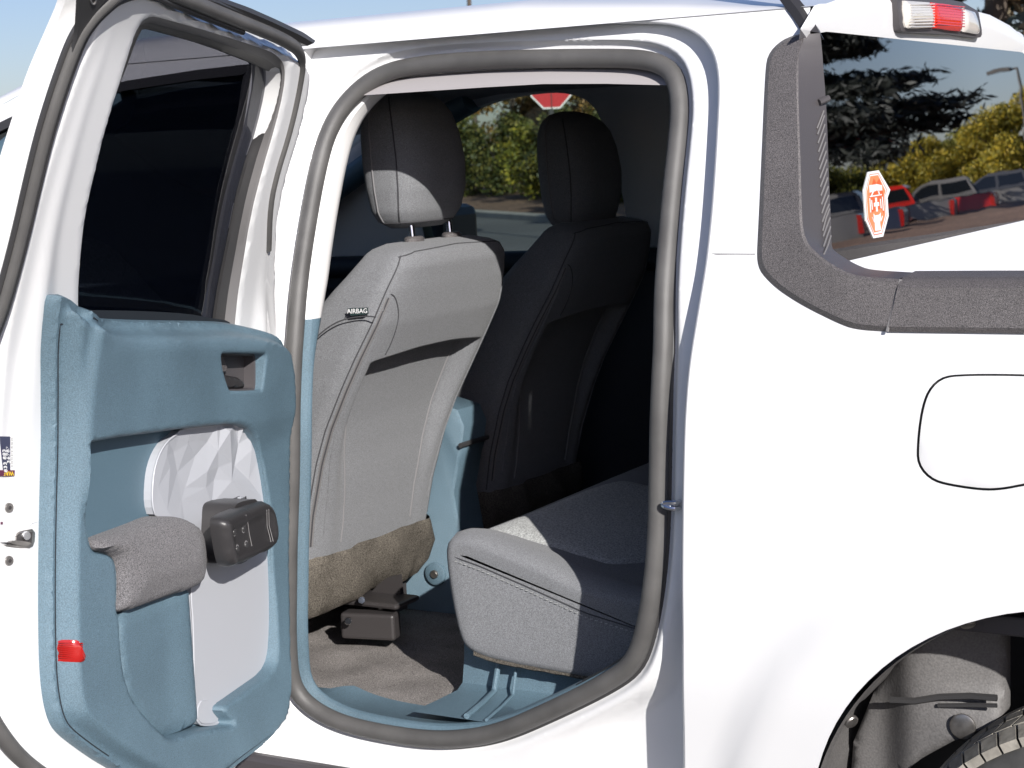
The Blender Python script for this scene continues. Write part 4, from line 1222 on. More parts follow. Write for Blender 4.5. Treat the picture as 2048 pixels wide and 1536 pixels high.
def make_seat(yc, hz, label):
    V, lps = [], []
    zz_ = np.unique(np.concatenate([np.linspace(.632, 1.0, 26), np.linspace(1.0, FLAP - .006, 8), np.linspace(FLAP - .006, FLAP + .016, 14), np.linspace(FLAP + .016, 1.272, 26)]))
    N = 132
    for z in zz_:
        xr = np.interp(z, BZ, BX); w = np.interp(z, BZ, BW); d = np.interp(z, BZ, BD) / 2
        L = []
        for t in np.linspace(0, 2 * math.pi, N, endpoint=False):
            c, s = math.cos(t), math.sin(t)
            y = w * np.sign(s) * abs(s) ** (2 / NE); dx = d * np.sign(c) * abs(c) ** (2 / NE)
            x = xr - d + dx
            if dx > 0: x += .006 * (1 - (y / w) ** 2) - push(y, z)
            else:
                x -= .05 * smooth(.10, .22, abs(y)) * smooth(1.27, 1.1, z)
                y *= 1.0
            L.append((x, yc + y, z))
        lps.append(L)
    V, F = loft(lps, True, True, True)
    seat = part('front_seat', V, F, M['fabric'], angle=55, fix=True, label=label)
    # piping and stitch lines lying on the cover
    def on_back(y, z, lift=.0008): return np.array([back_x(y, z) + lift, yc + y, z])
    def side_path(sgn, lift):
        P = []
        for z in np.linspace(.66, 1.252, 40):
            w = np.interp(z, BZ, BW); yy_ = sgn * w * .952
            P.append(on_back(yy_, z, lift))
        return P
    for sgn in (-1, 1):
        P = side_path(sgn, .0012)
        tube('side_seam', P, .0014, M['threaddk'], seat, seg=5)
    top = [on_back(y, np.interp(abs(y), [0, .15, .19], [1.263, 1.258, 1.250]), .001) for y in np.linspace(-.19, .19, 30)]
    tube('top_seam', top, .0013, M['threaddk'], seat, seg=5)
    for sgn in (-1, 1):
        q = []
        for z in np.linspace(.70, 1.16, 34):
            yy_ = sgn * (.222 - .030 * smooth(.95, .70, z) - .055 * smooth(1.05, 1.16, z) * 0)
            q.append(on_back(yy_, z, .0012))
        tube('pocket_stitch', q, .0014, M['fabric'], seat, seg=5)
    for sgn in (-1, 1):
        q = []
        for z in np.linspace(.67, 1.03, 34):
            e_ = .165 - .035 * smooth(1.0, .70, z); q.append(on_back(sgn * (e_ - .002), z, .0012))
        tube('panel_edge', q, .0016, M['thread'], seat, seg=5)
    q = [on_back(s_, z, .001) for s_, z in ((-.212, 1.182), (-.205, 1.178), (-.195, 1.165), (-.182, 1.14), (-.175, 1.11), (-.172, 1.08), (-.175, 1.062))]
    tube('flap_stitch', chaikin(q, 2, False), .0012, M['threaddk'], seat, seg=5)
    for k in range(3):
        q = []
        for z in np.linspace(.68, 1.175, 40):
            w = np.interp(z, BZ, BW); q.append(on_back(-w * (.925 - .012 * k), z, .0012))
        tube('zipper', q, .0016, M['channel'] if k != 1 else M['threaddk'], seat, seg=5)
    # felt skirt below the cover
    fl = []
    for z, g in ((.655, .006), (.64, .014), (.60, .018), (.57, .014), (.545, .006), (.535, -.012)):
        xr = np.interp(z, BZ, BX); w = np.interp(z, BZ, BW) + g; d = np.interp(z, BZ, BD) / 2 + g
        L = []
        for t in np.linspace(0, 2 * math.pi, 96, endpoint=False):
            c, s = math.cos(t), math.sin(t)
            y = w * np.sign(s) * abs(s) ** (2 / NE); dx = d * np.sign(c) * abs(c) ** (2 / NE)
            rip = .006 * math.sin(y * 40 + z * 30) + .004 * math.sin(y * 83 - z * 70)
            L.append((np.interp(z, BZ, BX) - np.interp(z, BZ, BD) / 2 + dx + (rip if dx > 0 else 0), yc + y, z - .012 * abs(math.sin(y * 9)) * (z < .60)))
        fl.append(L)
    V, F = loft(fl); part('seat_skirt', V, F, M['felt'], seat, angle=80, fix=True)
    # headrest
    HZ = [q * 1.09 for q in (0, .012, .03, .07, .12, .17, .205, .228, .243, .250)]
    HW = [.070, .098, .112, .120, .121, .116, .107, .092, .066, .028]
    HD = [.030, .048, .060, .070, .074, .071, .064, .052, .034, .012]
    HX = [0, 0, .002, .004, .002, -.004, -.010, -.016, -.022, -.025]
    lps = []
    for h in np.linspace(0, .2725, 40):
        w, d, xo = np.interp(h, HZ, HW), np.interp(h, HZ, HD), np.interp(h, HZ, HX)
        L = []
        for t in np.linspace(0, 2 * math.pi, 72, endpoint=False):
            c, s = math.cos(t), math.sin(t)
            L.append((-1.915 + xo + d * np.sign(c) * abs(c) ** (2 / 3.0), yc + w * np.sign(s) * abs(s) ** (2 / 3.2), hz + h + .018 * (s * .0) ))
        lps.append(L)
    V, F = loft(lps, True, True, True)
    hr = part('headrest', V, F, M['fabric'], seat, angle=70, fix=True)
    def hr_pt(h, t, lift=.0012):
        w, d, xo = np.interp(h, HZ, HW) + lift, np.interp(h, HZ, HD) + lift, np.interp(h, HZ, HX)
        c, s = math.cos(t), math.sin(t)
        return (-1.915 + xo + d * np.sign(c) * abs(c) ** (2 / 3.0), yc + w * np.sign(s) * abs(s) ** (2 / 3.2), hz + h)
    for t, m_ in ((-1.72, 'thread'), (-1.25, 'threaddk'), (1.25, 'threaddk')):
        part('headrest_seam', *tube_vf([hr_pt(h, t) for h in np.linspace(.010, .255, 40)], .0014, seg=5), M[m_], seat)
    part('headrest_seam', *tube_vf([hr_pt(.012, t) for t in np.linspace(-1.7, 1.7, 40)], .0012, seg=5), M['threaddk'], seat)
    for yy_ in (-.062, .078):
        part('headrest_post', *tube_vf([(-1.885, yc + yy_, 1.26), (-1.888, yc + yy_, 1.30), (-1.895, yc + yy_, hz + .02)], .0065, seg=12), M['chrome'], seat, fix=True)
        e = []
        for h, r in ((0, 1.0), (.010, 1.0), (.014, .8)):
            e.append([(-1.883 + .017 * r * math.cos(t), yc + yy_ + .026 * r * math.sin(t), 1.268 + h) for t in np.linspace(0, 2 * math.pi, 24, endpoint=False)])
        V, F = loft(e, True, True, True); part('post_collar', V, F, M['clad'], seat, angle=40, fix=True)
    # cushion
    cs = []
    for x, z0, z1, w in ((-2.17, .60, .70, .20), (-2.20, .57, .74, .225), (-2.3, .56, .75, .25), (-2.5, .57, .77, .25), (-2.58, .58, .765, .235), (-2.60, .60, .74, .2)):
        cs.append([(x, yc + w * np.sign(math.sin(t)) * abs(math.sin(t)) ** .5, (z0 + z1) / 2 + (z1 - z0) / 2 * np.sign(math.cos(t)) * abs(math.cos(t)) ** .5) for t in np.linspace(0, 2 * math.pi, 40, endpoint=False)])
    V, F = loft(cs, True, True, True); part('seat_cushion', V, F, M['fabric'], seat, angle=60, fix=True)
    # base frame
    for yy_ in (-.19, .19):
        V, F = box_vf((-2.38, yc + yy_, .47), (.50, .045, .06)); part('seat_rail', V, F, M['bracket'], seat, sm=False)
    return seat, back_x
seat, _ = make_seat(.55, 1.298, 'driver seat in front of the open door, partly sunlit')
seat2, _ = make_seat(1.26, 1.252, 'passenger seat in shade on the far side of the cabin')
# airbag tag on the driver seat
tz = 1.146
def on_back1(y, z, lift): return np.array([back_x(y, z) + lift, .55 + y, z])
def side_pt(px, py, lift=.002):                        # trace on the outboard bolster, a plane through its rear and front edges
    A_ = np.array([-1.852, .313, 1.125]); N_ = np.array([.10, -1.0, 0.02]); N_ /= np.linalg.norm(N_)
    return on_plane(px, py, A_ + N_ * (.018 + lift), N_), N_
pts = [side_pt(*q)[0] for q in ((695, 617), (730, 616), (731, 629), (701, 631.5))]; nn = side_pt(700, 620)[1]
V = [p for p in pts] + [p - nn * .012 for p in pts]; F = [(0, 1, 2, 3), (7, 6, 5, 4), (0, 4, 5, 1), (1, 5, 6, 2), (2, 6, 7, 3), (3, 7, 4, 0)]
part('airbag_tag', V, F, M['tag'], seat, sm=False, fix=True)
rt_ = pts[1] - pts[0]; rt_ /= np.linalg.norm(rt_); upv = np.cross(nn, rt_)
text_mesh('lettering', 'AIRBAG', .0125, side_pt(714.5, 622.5, .0032)[0], rt_, upv, nn, M['white'], seat, .0003)
q = [side_pt(*a)[0] for a in ((752, 634), (735, 632), (705, 635), (680, 641), (655, 655), (632, 675), (626, 682))]
tube('side_stitch', chaikin(q, 2, False), .0014, M['threaddk'], seat, seg=5)

# seat mounting bracket and track end
V, F = join([box_vf((-2.04, .49, .482), (.12, .04, .055), np.array([[math.cos(.2), -math.sin(.2), 0], [math.sin(.2), math.cos(.2), 0], [0, 0, 1]])),
             box_vf((-2.04, .53, .525), (.14, .09, .012))])
br = part('seat_bracket', V, F, M['bracket'], sm=False); bevel(br, .008)
p = at_y(697, 1242, .45)
for (px, py, y) in ((697, 1242, .44), (724, 1200, .47), (770, 1205, .52)):
    V, F = disc_vf(at_y(px, py, y), (.45, -.85, .2), .008, .007, 12); part('bolt', V, F, M['chrome'], br)
V, F = loft([[at_y(a, b, .56) + np.array([0, t, 0]) for a, b in ((757, 1168), (775, 1155), (797, 1150), (802, 1195), (788, 1205), (735, 1192))] for t in (0, .012)], True, True, True)
part('recliner_plate', V, F, M['bracket'], br, sm=False, fix=True)

# ------------------------------------------------------------------ rear bench
YS = .245
topz = [(-1.692, .700), (-1.690, .730), (-1.676, .743), (-1.63, .742), (-1.58, .728), (-1.50, .705), (-1.42, .675), (-1.30, .655), (-1.10, .650)]
botz = [(-1.10, .50), (-1.42, .512), (-1.60, .522), (-1.655, .535), (-1.672, .56), (-1.685, .63)]
prf = ccw(resample(chaikin(topz + botz, 1), step=.012))
cs = []
for y, sh, dz in ((YS + .003, .030, 0), (YS, .012, 0), (YS + .002, .004, 0), (YS + .009, -.003, 0), (YS + .03, -.006, .004), (YS + .06, -.003, .006), (YS + .085, -.001, .002), (YS + .11, .0, -.006), (.5, 0, -.008), (.9, 0, -.006), (1.3, 0, -.006), (1.5, 0, 0), (1.53, .02, 0)):
    P = offset2(prf, -sh)
    zt = np.interp(P[:, 0], [p[0] for p in topz], [p[1] for p in topz])
    wt = smooth(.55, .68, P[:, 1]) * smooth(-1.1, -1.3, P[:, 0])
    cs.append([(a, y, b + dz * w_) for (a, b), w_ in zip(P, wt)])
V, F = loft(cs, True, True, True)
bench = part('rear_seat', V, F, M['fabric'], angle=60, fix=True, label='grey rear bench seat, its near corner in the sun')
# lighter middle panel of the cushion
SP = [(917, 1088), (899, 1088), (905, 1082), (922, 1072), (955, 1057), (989, 1043), (1010, 1034), (1028, 1028), (1075, 1022), (1130, 1030), (1180, 1060), (1150, 1080), (1073, 1115), (1040, 1117), (1010, 1110), (967, 1097)]
def bench_top(x): return np.interp(x, [p[0] for p in topz], [p[1] for p in topz])
def on_bench(px, py, lift=0):
    d = ray(px, py); z = .72
    for _ in range(40):
        t = (z - CAMP[2]) / d[2]; p = CAMP + d * t; z += .5 * (bench_top(p[0]) - .008 + lift - z)
    return p
mp_ = np.array([(-1.675, YS + .105), (-1.668, .42), (-1.665, .60), (-1.665, .85), (-1.60, .90), (-1.45, .88), (-1.38, .80), (-1.385, .55), (-1.42, YS + .17), (-1.50, YS + .135), (-1.60, YS + .105)])
mp_ = ccw(resample(chaikin(mp_, 2), step=.02))
slab('cushion_panel', mp_, [], lambda P: bench_top(P[:, 0]) - .008 + .007 * smooth(0, .02, dist_loop(mp_, P)) + .0005, lambda P: bench_top(P[:, 0]) - .03, lambda a, h, b: (a, b, h), M['heather'], bench, .02, angle=60)
def seam_z(x): return float(np.interp(x, [-1.70, -1.683, -1.62, -1.529, -1.404, -1.31, -1.1], [.722, .717, .702, .674, .634, .616, .600])) - .006
q = []
for x in np.linspace(-1.679, -1.15, 40):
    q.append((x, YS + .0020, seam_z(x)))
tube('cushion_seam', q, .0011, M['threaddk'], bench, seg=5)
q = [(a, b - .006, c - .007) for a, b, c in q]
for k in range(0, 52):
    x = -1.67 + k * .0098
    V, F = box_vf((x, YS - .0003, seam_z(x) - .0065), (.0052, .0012, .0012)); 
    if k == 0: stV, stF = [], []
    b0 = len(stV); stV += V; stF += [tuple(i + b0 for i in f) for f in F]
part('seam_stitches', stV, stF, M['heather'], bench, sm=False)
# felt fringe under the cushion
fr = [(-1.10, .505), (-1.42, .516), (-1.60, .526), (-1.645, .536)]
tube('cushion_fringe', [(a, YS + .012, b - .006) for a, b in resample(fr, n=40, closed=False)], [.006 + .002 * random.random() for _ in range(40)], M['felt'], bench, seg=6)
tube('cushion_piping', [(a, YS + .006, b + .004) for a, b in resample(fr, n=30, closed=False)], .003, M['threaddk'], bench, seg=6)
bb = []
for y, sh in ((.20, .02), (.205, .0), (.9, 0), (1.5, 0), (1.52, .02)):
    bb.append([(x, y, z) for x, z in ((-1.20 - 0, .62 + sh), (-1.235 + sh, .72), (-1.15 + sh, 1.15), (-1.12 + sh, 1.2 - sh), (-1.03, 1.2 - sh), (-1.02, .62))])
V, F = loft(bb, True, True, True); part('bench_backrest', V, F, M['fabric'], bench, angle=50, fix=True)
# ================================================================== ground and surroundings
M['asphalt'] = mat('asphalt', (0.10, 0.10, 0.101), 0.85, bump=0.5, bscale=120, speck=0.25, sscale=60, var=0.15, vscale=.3)
M['concrete'] = mat('kerb_concrete', (0.33, 0.31, 0.28), 0.85, bump=0.3, bscale=60, var=0.15, vscale=1.5)
M['mulch'] = mat('leaf_litter', (0.17, 0.10, 0.065), 0.95, bump=0.8, bscale=30, speck=0.6, sscale=14, var=0.3, vscale=.5)
M['bark'] = mat('bark', (0.09, 0.07, 0.055), 0.9, bump=0.6, bscale=25)
M['signred'] = mat('sign_red', (0.45, 0.012, 0.02), 0.45)
M['post'] = mat('galvanised_post', (0.10, 0.10, 0.10), 0.5, metal=.3)
M['lamp_post'] = mat('lamp_post_paint', (0.06, 0.055, 0.05), 0.5)
def structure(name, V, F, m, **k):
    o = mesh(name, V, F, m, None, **k); o['kind'] = 'structure'; return o
gxy = [-600, -150, -60, -30, -15, -8, -4, 0, 4, 8, 15, 30, 60, 150, 600]
V = [(x, y, GZ) for y in gxy for x in gxy]; n_ = len(gxy)
F = [(j * n_ + i, j * n_ + i + 1, (j + 1) * n_ + i + 1, (j + 1) * n_ + i) for j in range(n_ - 1) for i in range(n_ - 1)]
structure('ground', V, F, M['asphalt'])
kd = np.array([3.2, -2.9]); kd /= np.linalg.norm(kd); kn = np.array([-kd[1], kd[0]]) * -1
if kn[1] < 0: kn = -kn
K0 = np.array([-17.9, 30.4])
def kp(t, o, z): q = K0 + kd * t + kn * o; return (q[0], q[1], z)
V, F = loft([[kp(t, 0, GZ - .02), kp(t, .01, GZ + .12), kp(t, .05, GZ + .15), kp(t, .28, GZ + .15), kp(t, .30, GZ + .10)] for t in np.linspace(-60, 30, 31)], closed=False)
structure('kerb', V, F, M['concrete'], angle=30, fix=True)
V, F = loft([[kp(t, .30, GZ + .12), kp(t, 1.4, GZ + .22 + .03 * math.sin(t)), kp(t, 4, GZ + .42 + .06 * math.sin(t * .7)), kp(t, 9, GZ + .7), kp(t, 40, GZ + 1.0)] for t in np.linspace(-60, 30, 46)], closed=False)
structure('planting_bank', V, F, M['mulch'], fix=True)

def at_az(az, o):
    a = math.radians(az); d = np.array([math.sin(a), math.cos(a)]); base = np.array([0, -2.4])
    # crossing of the sight line with the line o metres beyond the kerb
    A_ = np.array([[d[0], -kd[0]], [d[1], -kd[1]]]); s_, t_ = np.linalg.solve(A_, K0 + kn * o - base)
    return base + d * s_

def leaf_cloud(name, centers, radii, n, size, m, parent=None, flat=0.0, droop=0.0):
    """many leaf faces spread through clumps"""
    c = np.asarray(centers, float); r = np.asarray(radii, float)
    w = (r ** 2) / (r ** 2).sum()
    idx = rng.choice(len(c), n, p=w)
    d = rng.normal(size=(n, 3)); d /= np.linalg.norm(d, axis=1)[:, None]
    rad = rng.random(n) ** .45
    P = c[idx] + d * (r[idx] * rad)[:, None] * np.array([1, 1, .85])
    a = rng.normal(size=(n, 3)); a /= np.linalg.norm(a, axis=1)[:, None]
    b = rng.normal(size=(n, 3)); b -= a * (a * b).sum(1)[:, None]; b /= np.linalg.norm(b, axis=1)[:, None]
    s = size * (.6 + .8 * rng.random(n))[:, None]
    V = np.empty((n * 4, 3)); V[0::4] = P - a * s; V[1::4] = P - b * s * .55; V[2::4] = P + a * s; V[3::4] = P + b * s * .55
    me = bpy.data.meshes.new(name); me.from_pydata(V.tolist(), [], np.arange(n * 4).reshape(n, 4).tolist()); me.materials.append(m)
    o = bpy.data.objects.new(name, me); link(o, parent); return o

def blob(base, n, spread, h0, h1, rmin, rmax):
    C, R = [], []
    for _ in range(n):
        z = random.uniform(h0, h1); k = math.sin(math.pi * min(1, max(.12, (z - h0) / (h1 - h0 + 1e-6) * .8 + .15)))
        a = random.uniform(0, 6.283); rr = spread * k * math.sqrt(random.random())
        C.append((base[0] + rr * math.cos(a), base[1] + rr * math.sin(a), base[2] + z)); R.append(random.uniform(rmin, rmax))
    return C, R

def trunk_vf(base, h, r, lean=(0, 0)):
    return tube_vf([(base[0] + lean[0] * t + .05 * math.sin(5 * t), base[1] + lean[1] * t, base[2] + h * t) for t in np.linspace(0, 1, 7)], np.linspace(r, r * .35, 7), seg=8)

GREEN = leafmat('hedge_leaf', (.030, .042, .012), (.075, .090, .022), (.20, .17, .04))
RUST = leafmat('rusty_leaf', (.07, .065, .02), (.20, .13, .035), (.36, .19, .05))
YEL = leafmat('yellow_leaf', (.12, .12, .02), (.33, .28, .03), (.55, .38, .03))
YGR = leafmat('yellow_green_leaf', (.07, .085, .02), (.18, .19, .03), (.36, .30, .04))
DARK = leafmat('needle', (.012, .016, .014), (.020, .025, .022), (.040, .044, .036))
SPR = leafmat('spruce_needle', (.06, .085, .075), (.14, .17, .15), (.40, .26, .12))

def tree(name, label, cat, base, h, spread, m, n, size, crown0, group=None, clumps=26, r=(.5, 1.0), tr=.16):
    t = thing(name, label, cat, base, group)
    C, R = blob(base, clumps, spread, crown0, h, r[0], r[1])
    leaf_cloud('crown', C, R, n, size, m, t)
    parts_ = [trunk_vf(base, h * .85, tr)]
    for k in range(6):
        a = random.uniform(0, 6.28); z = crown0 + (h - crown0) * random.uniform(0, .5)
        parts_.append(tube_vf([(base[0], base[1], base[2] + z * .9), (base[0] + spread * .35 * math.cos(a), base[1] + spread * .35 * math.sin(a), base[2] + z + .5), (base[0] + spread * .7 * math.cos(a), base[1] + spread * .7 * math.sin(a), base[2] + z + 1.2)], [tr * .4, tr * .25, tr * .1], seg=6))
    mesh('trunk', *join(parts_), M['bark'], t)
    return t

def conifer(name, label, base, h, rad, m, n, crown0, size=.16, bare=.02):
    t = thing(name, label, 'conifer tree', base)
    nb = 90; Vs = []
    wood = [trunk_vf(base, h, .20)]
    per = n // nb
    for k in range(nb):
        f = (k + random.random()) / nb; z = crown0 + (h - crown0) * f
        L = rad * (1 - f) ** .75 * random.uniform(.7, 1.1); a = random.uniform(0, 6.283)
        tip = np.array([L * math.cos(a), L * math.sin(a), -L * .12 + .1])
        o0 = np.array(base) + np.array([0, 0, z])
        wood.append(tube_vf([o0, o0 + tip * .5 + np.array([0, 0, .08]), o0 + tip], [.035, .02, .008], seg=4))
        tt = rng.random(per) ** .6
        P = o0 + tip * tt[:, None] + rng.normal(size=(per, 3)) * np.array([.24, .24, .10]) * (.35 + .65 * tt[:, None]) * L / rad * 1.6
        d = tip / np.linalg.norm(tip) + rng.normal(size=(per, 3)) * .55; d /= np.linalg.norm(d, axis=1)[:, None]
        b = np.cross(d, rng.normal(size=(per, 3))); b /= np.linalg.norm(b, axis=1)[:, None]
        s = size * (.6 + .8 * rng.random(per))[:, None]
        Q = np.empty((per * 4, 3)); Q[0::4] = P - d * s; Q[1::4] = P - b * s * .22; Q[2::4] = P + d * s; Q[3::4] = P + b * s * .22
        Vs.append(Q)
    V = np.vstack(Vs); me = bpy.data.meshes.new('crown'); me.from_pydata(V.tolist(), [], np.arange(len(V)).reshape(-1, 4).tolist()); me.materials.append(m)
    o = bpy.data.objects.new('crown', me); link(o, t)
    mesh('trunk', *join(wood), M['bark'], t)
    return t

# shrubs and trees seen through the far window
SHL = ['leafy shrub at the far left of the hedge beyond the road, partly behind the headrest', 'green shrub in the hedge just right of the driver headrest', 'olive shrub in the hedge below the gap of sky', 'dense green shrub in the hedge between the headrests',
       'yellowish shrub in the hedge left of the stop sign post', 'green shrub in the hedge under the stop sign', 'olive shrub in the hedge beside the passenger headrest', 'shrub in the hedge behind the passenger headrest', 'shrub at the right end of the hedge']
for k, (az, h) in enumerate([(-34.2, 2.0), (-32.6, 2.2), (-31.2, 1.9), (-30.0, 2.2), (-28.9, 2.0), (-27.8, 2.3), (-26.6, 2.1), (-25.2, 2.3), (-23.6, 2.1)]):
    q_ = at_az(az, 2.6 + (k % 2) * .6); b = (q_[0], q_[1], GZ + .25)
    tr_ = thing('shrub', SHL[k], 'shrub', b, 'shrubs in the hedge beyond the road')
    C, R = blob(b, 24, 1.1, .1, h, .35, .62)
    leaf_cloud('foliage', C, R, 5200, .060, GREEN if k % 4 else YGR, tr_)
    mesh('stem', *join([trunk_vf((b[0] + .2 * q, b[1], b[2] - .1), h * .7, .04, (q * .4, .3)) for q in (-1, 0, 1)]), M['bark'], tr_)
for k, (az, o, h, sp_r, mm, lb) in enumerate([(-31.6, 9, 3.6, .7, YGR, 'thin olive tree behind the hedge, in the gap of sky'), (-29.7, 6, 5.6, 1.25, RUST, 'rust coloured tree behind the hedge, left of the stop sign'), (-28.3, 8, 5.8, 1.5, YGR, 'olive tree straight behind the stop sign'),
                                     (-27.0, 6.5, 5.6, 1.4, RUST, 'rust coloured tree behind the hedge, right of the stop sign'), (-25.2, 8, 5.8, 1.7, YGR, 'olive tree behind the passenger headrest'), (-23.2, 8, 5.8, 1.7, RUST, 'rust coloured tree at the right end of the hedge')]):
    q_ = at_az(az, o); tree('autumn_tree', lb, 'tree', (q_[0], q_[1], GZ + .5), h, sp_r, mm, 9000, .075, .9, None, 26, (.45, .8), .12)
q_ = at_az(-30.95, 12); t = thing('utility_pole', 'plain wooden pole against the sky behind the hedge', 'pole', (q_[0], q_[1], GZ)); mesh('pole', *tube_vf([(q_[0], q_[1], GZ), (q_[0], q_[1], GZ + 9)], [.14, .10], seg=10), M['bark'], t)
# stop sign
sgp = np.array([-15.1, 24.1, 0]); d_ = ray(1103, 223); sgp = CAMP + d_ * 30.5; sgp[2] = GZ
ss = thing('stop_sign', 'red stop sign on a dark post seen through the far window', 'stop sign', tuple(sgp))
face = -np.array([ray(1103, 223)[0], ray(1103, 223)[1], 0]); face /= np.linalg.norm(face)
ca, sa = math.cos(.35), math.sin(.35); face = np.array([face[0] * ca - face[1] * sa, face[0] * sa + face[1] * ca, 0])
rgt = np.cross((0, 0, 1), face); zu = np.array([0, 0, 1.0])
sc = sgp + np.array([0, 0, 2.12 - GZ + .375])
def octo(R, off, t):
    c = sc + face * off
    P = [c + R / math.cos(math.pi / 8) * (math.cos(a) * rgt + math.sin(a) * zu) for a in np.radians(np.arange(22.5, 382, 45))]
    return loft([[p - face * t for p in P], P], True, True, True)
mesh('sign_border', *octo(.375, .02, .004), M['white'], ss, sm=False, fix=True)
mesh('sign_face', *octo(.350, .023, .004), M['signred'], ss, sm=False, fix=True)
text_mesh('lettering', 'STOP', .30, sc + face * .025 - zu * .0, rgt, zu, face, M['white'], ss, .001)
mesh('post', *box_vf(sgp + np.array([0, 0, 1.5]) - face * .01, (.06, .06, 3.2)), M['post'], ss, sm=False)
# direct view: spruce beyond the roof
conifer('spruce_tree', 'blue grey spruce with orange tips behind the cab roof', (-6.2, 21.5, GZ), 9.0, 3.4, SPR, 22000, .4, .15)

# things mirrored in the rear window
conifer('dark_pine', 'tall dark pine standing across the parking lot', (17.2, 48.0, GZ), 16.0, 5.2, DARK, 90000, 3.4, .19)
for k, (az, D, h, sp_r, mm, lb) in enumerate([(20.5, 118, 4.6, 4.5, YGR, 'olive tree behind the dark parked pickup'), (18.3, 122, 4.6, 4.6, YGR, 'olive tree behind the first grey parked pickup'), (16.6, 118, 5.0, 4.2, YEL, 'yellow tree behind the red parked pickup'), (15.3, 124, 5.4, 4.4, YGR, 'yellow green tree between the parked pickups'),
                                     (14.1, 116, 6.4, 4.2, YEL, 'bright yellow tree behind the second grey pickup'), (12.8, 120, 7.4, 4.4, YEL, 'tall yellow tree at the end of the parked row')]):
    a = math.radians(az); b = (-.92 + D * math.sin(a), .8 + D * math.cos(a), GZ)
    tree('lot_tree', lb, 'tree', b, h, sp_r, mm, 22000, .105, 1.6, 'trees behind the parked pickups', 30, (.8, 1.3), .2)
def lamp_post(az, D, h, side, label):
    a = math.radians(az); b = np.array([-.92 + D * math.sin(a), .8 + D * math.cos(a), GZ])
    t = thing('street_lamp', label, 'street lamp', tuple(b))
    mesh('pole', *tube_vf([b, b + np.array([0, 0, h])], [.11, .07], seg=10), M['lamp_post'], t)
    V, F = join([box_vf(b + np.array([side * .9, 0, h]), (1.1, .4, .16)), box_vf(b + np.array([side * .25, 0, h - .02]), (.5, .1, .1))])
    mesh('lamp_head', V, F, M['lamp_post'], t, sm=False)
lamp_post(13.35, 84, 7.0, 1, 'dark street lamp with a box head over the parking lot')

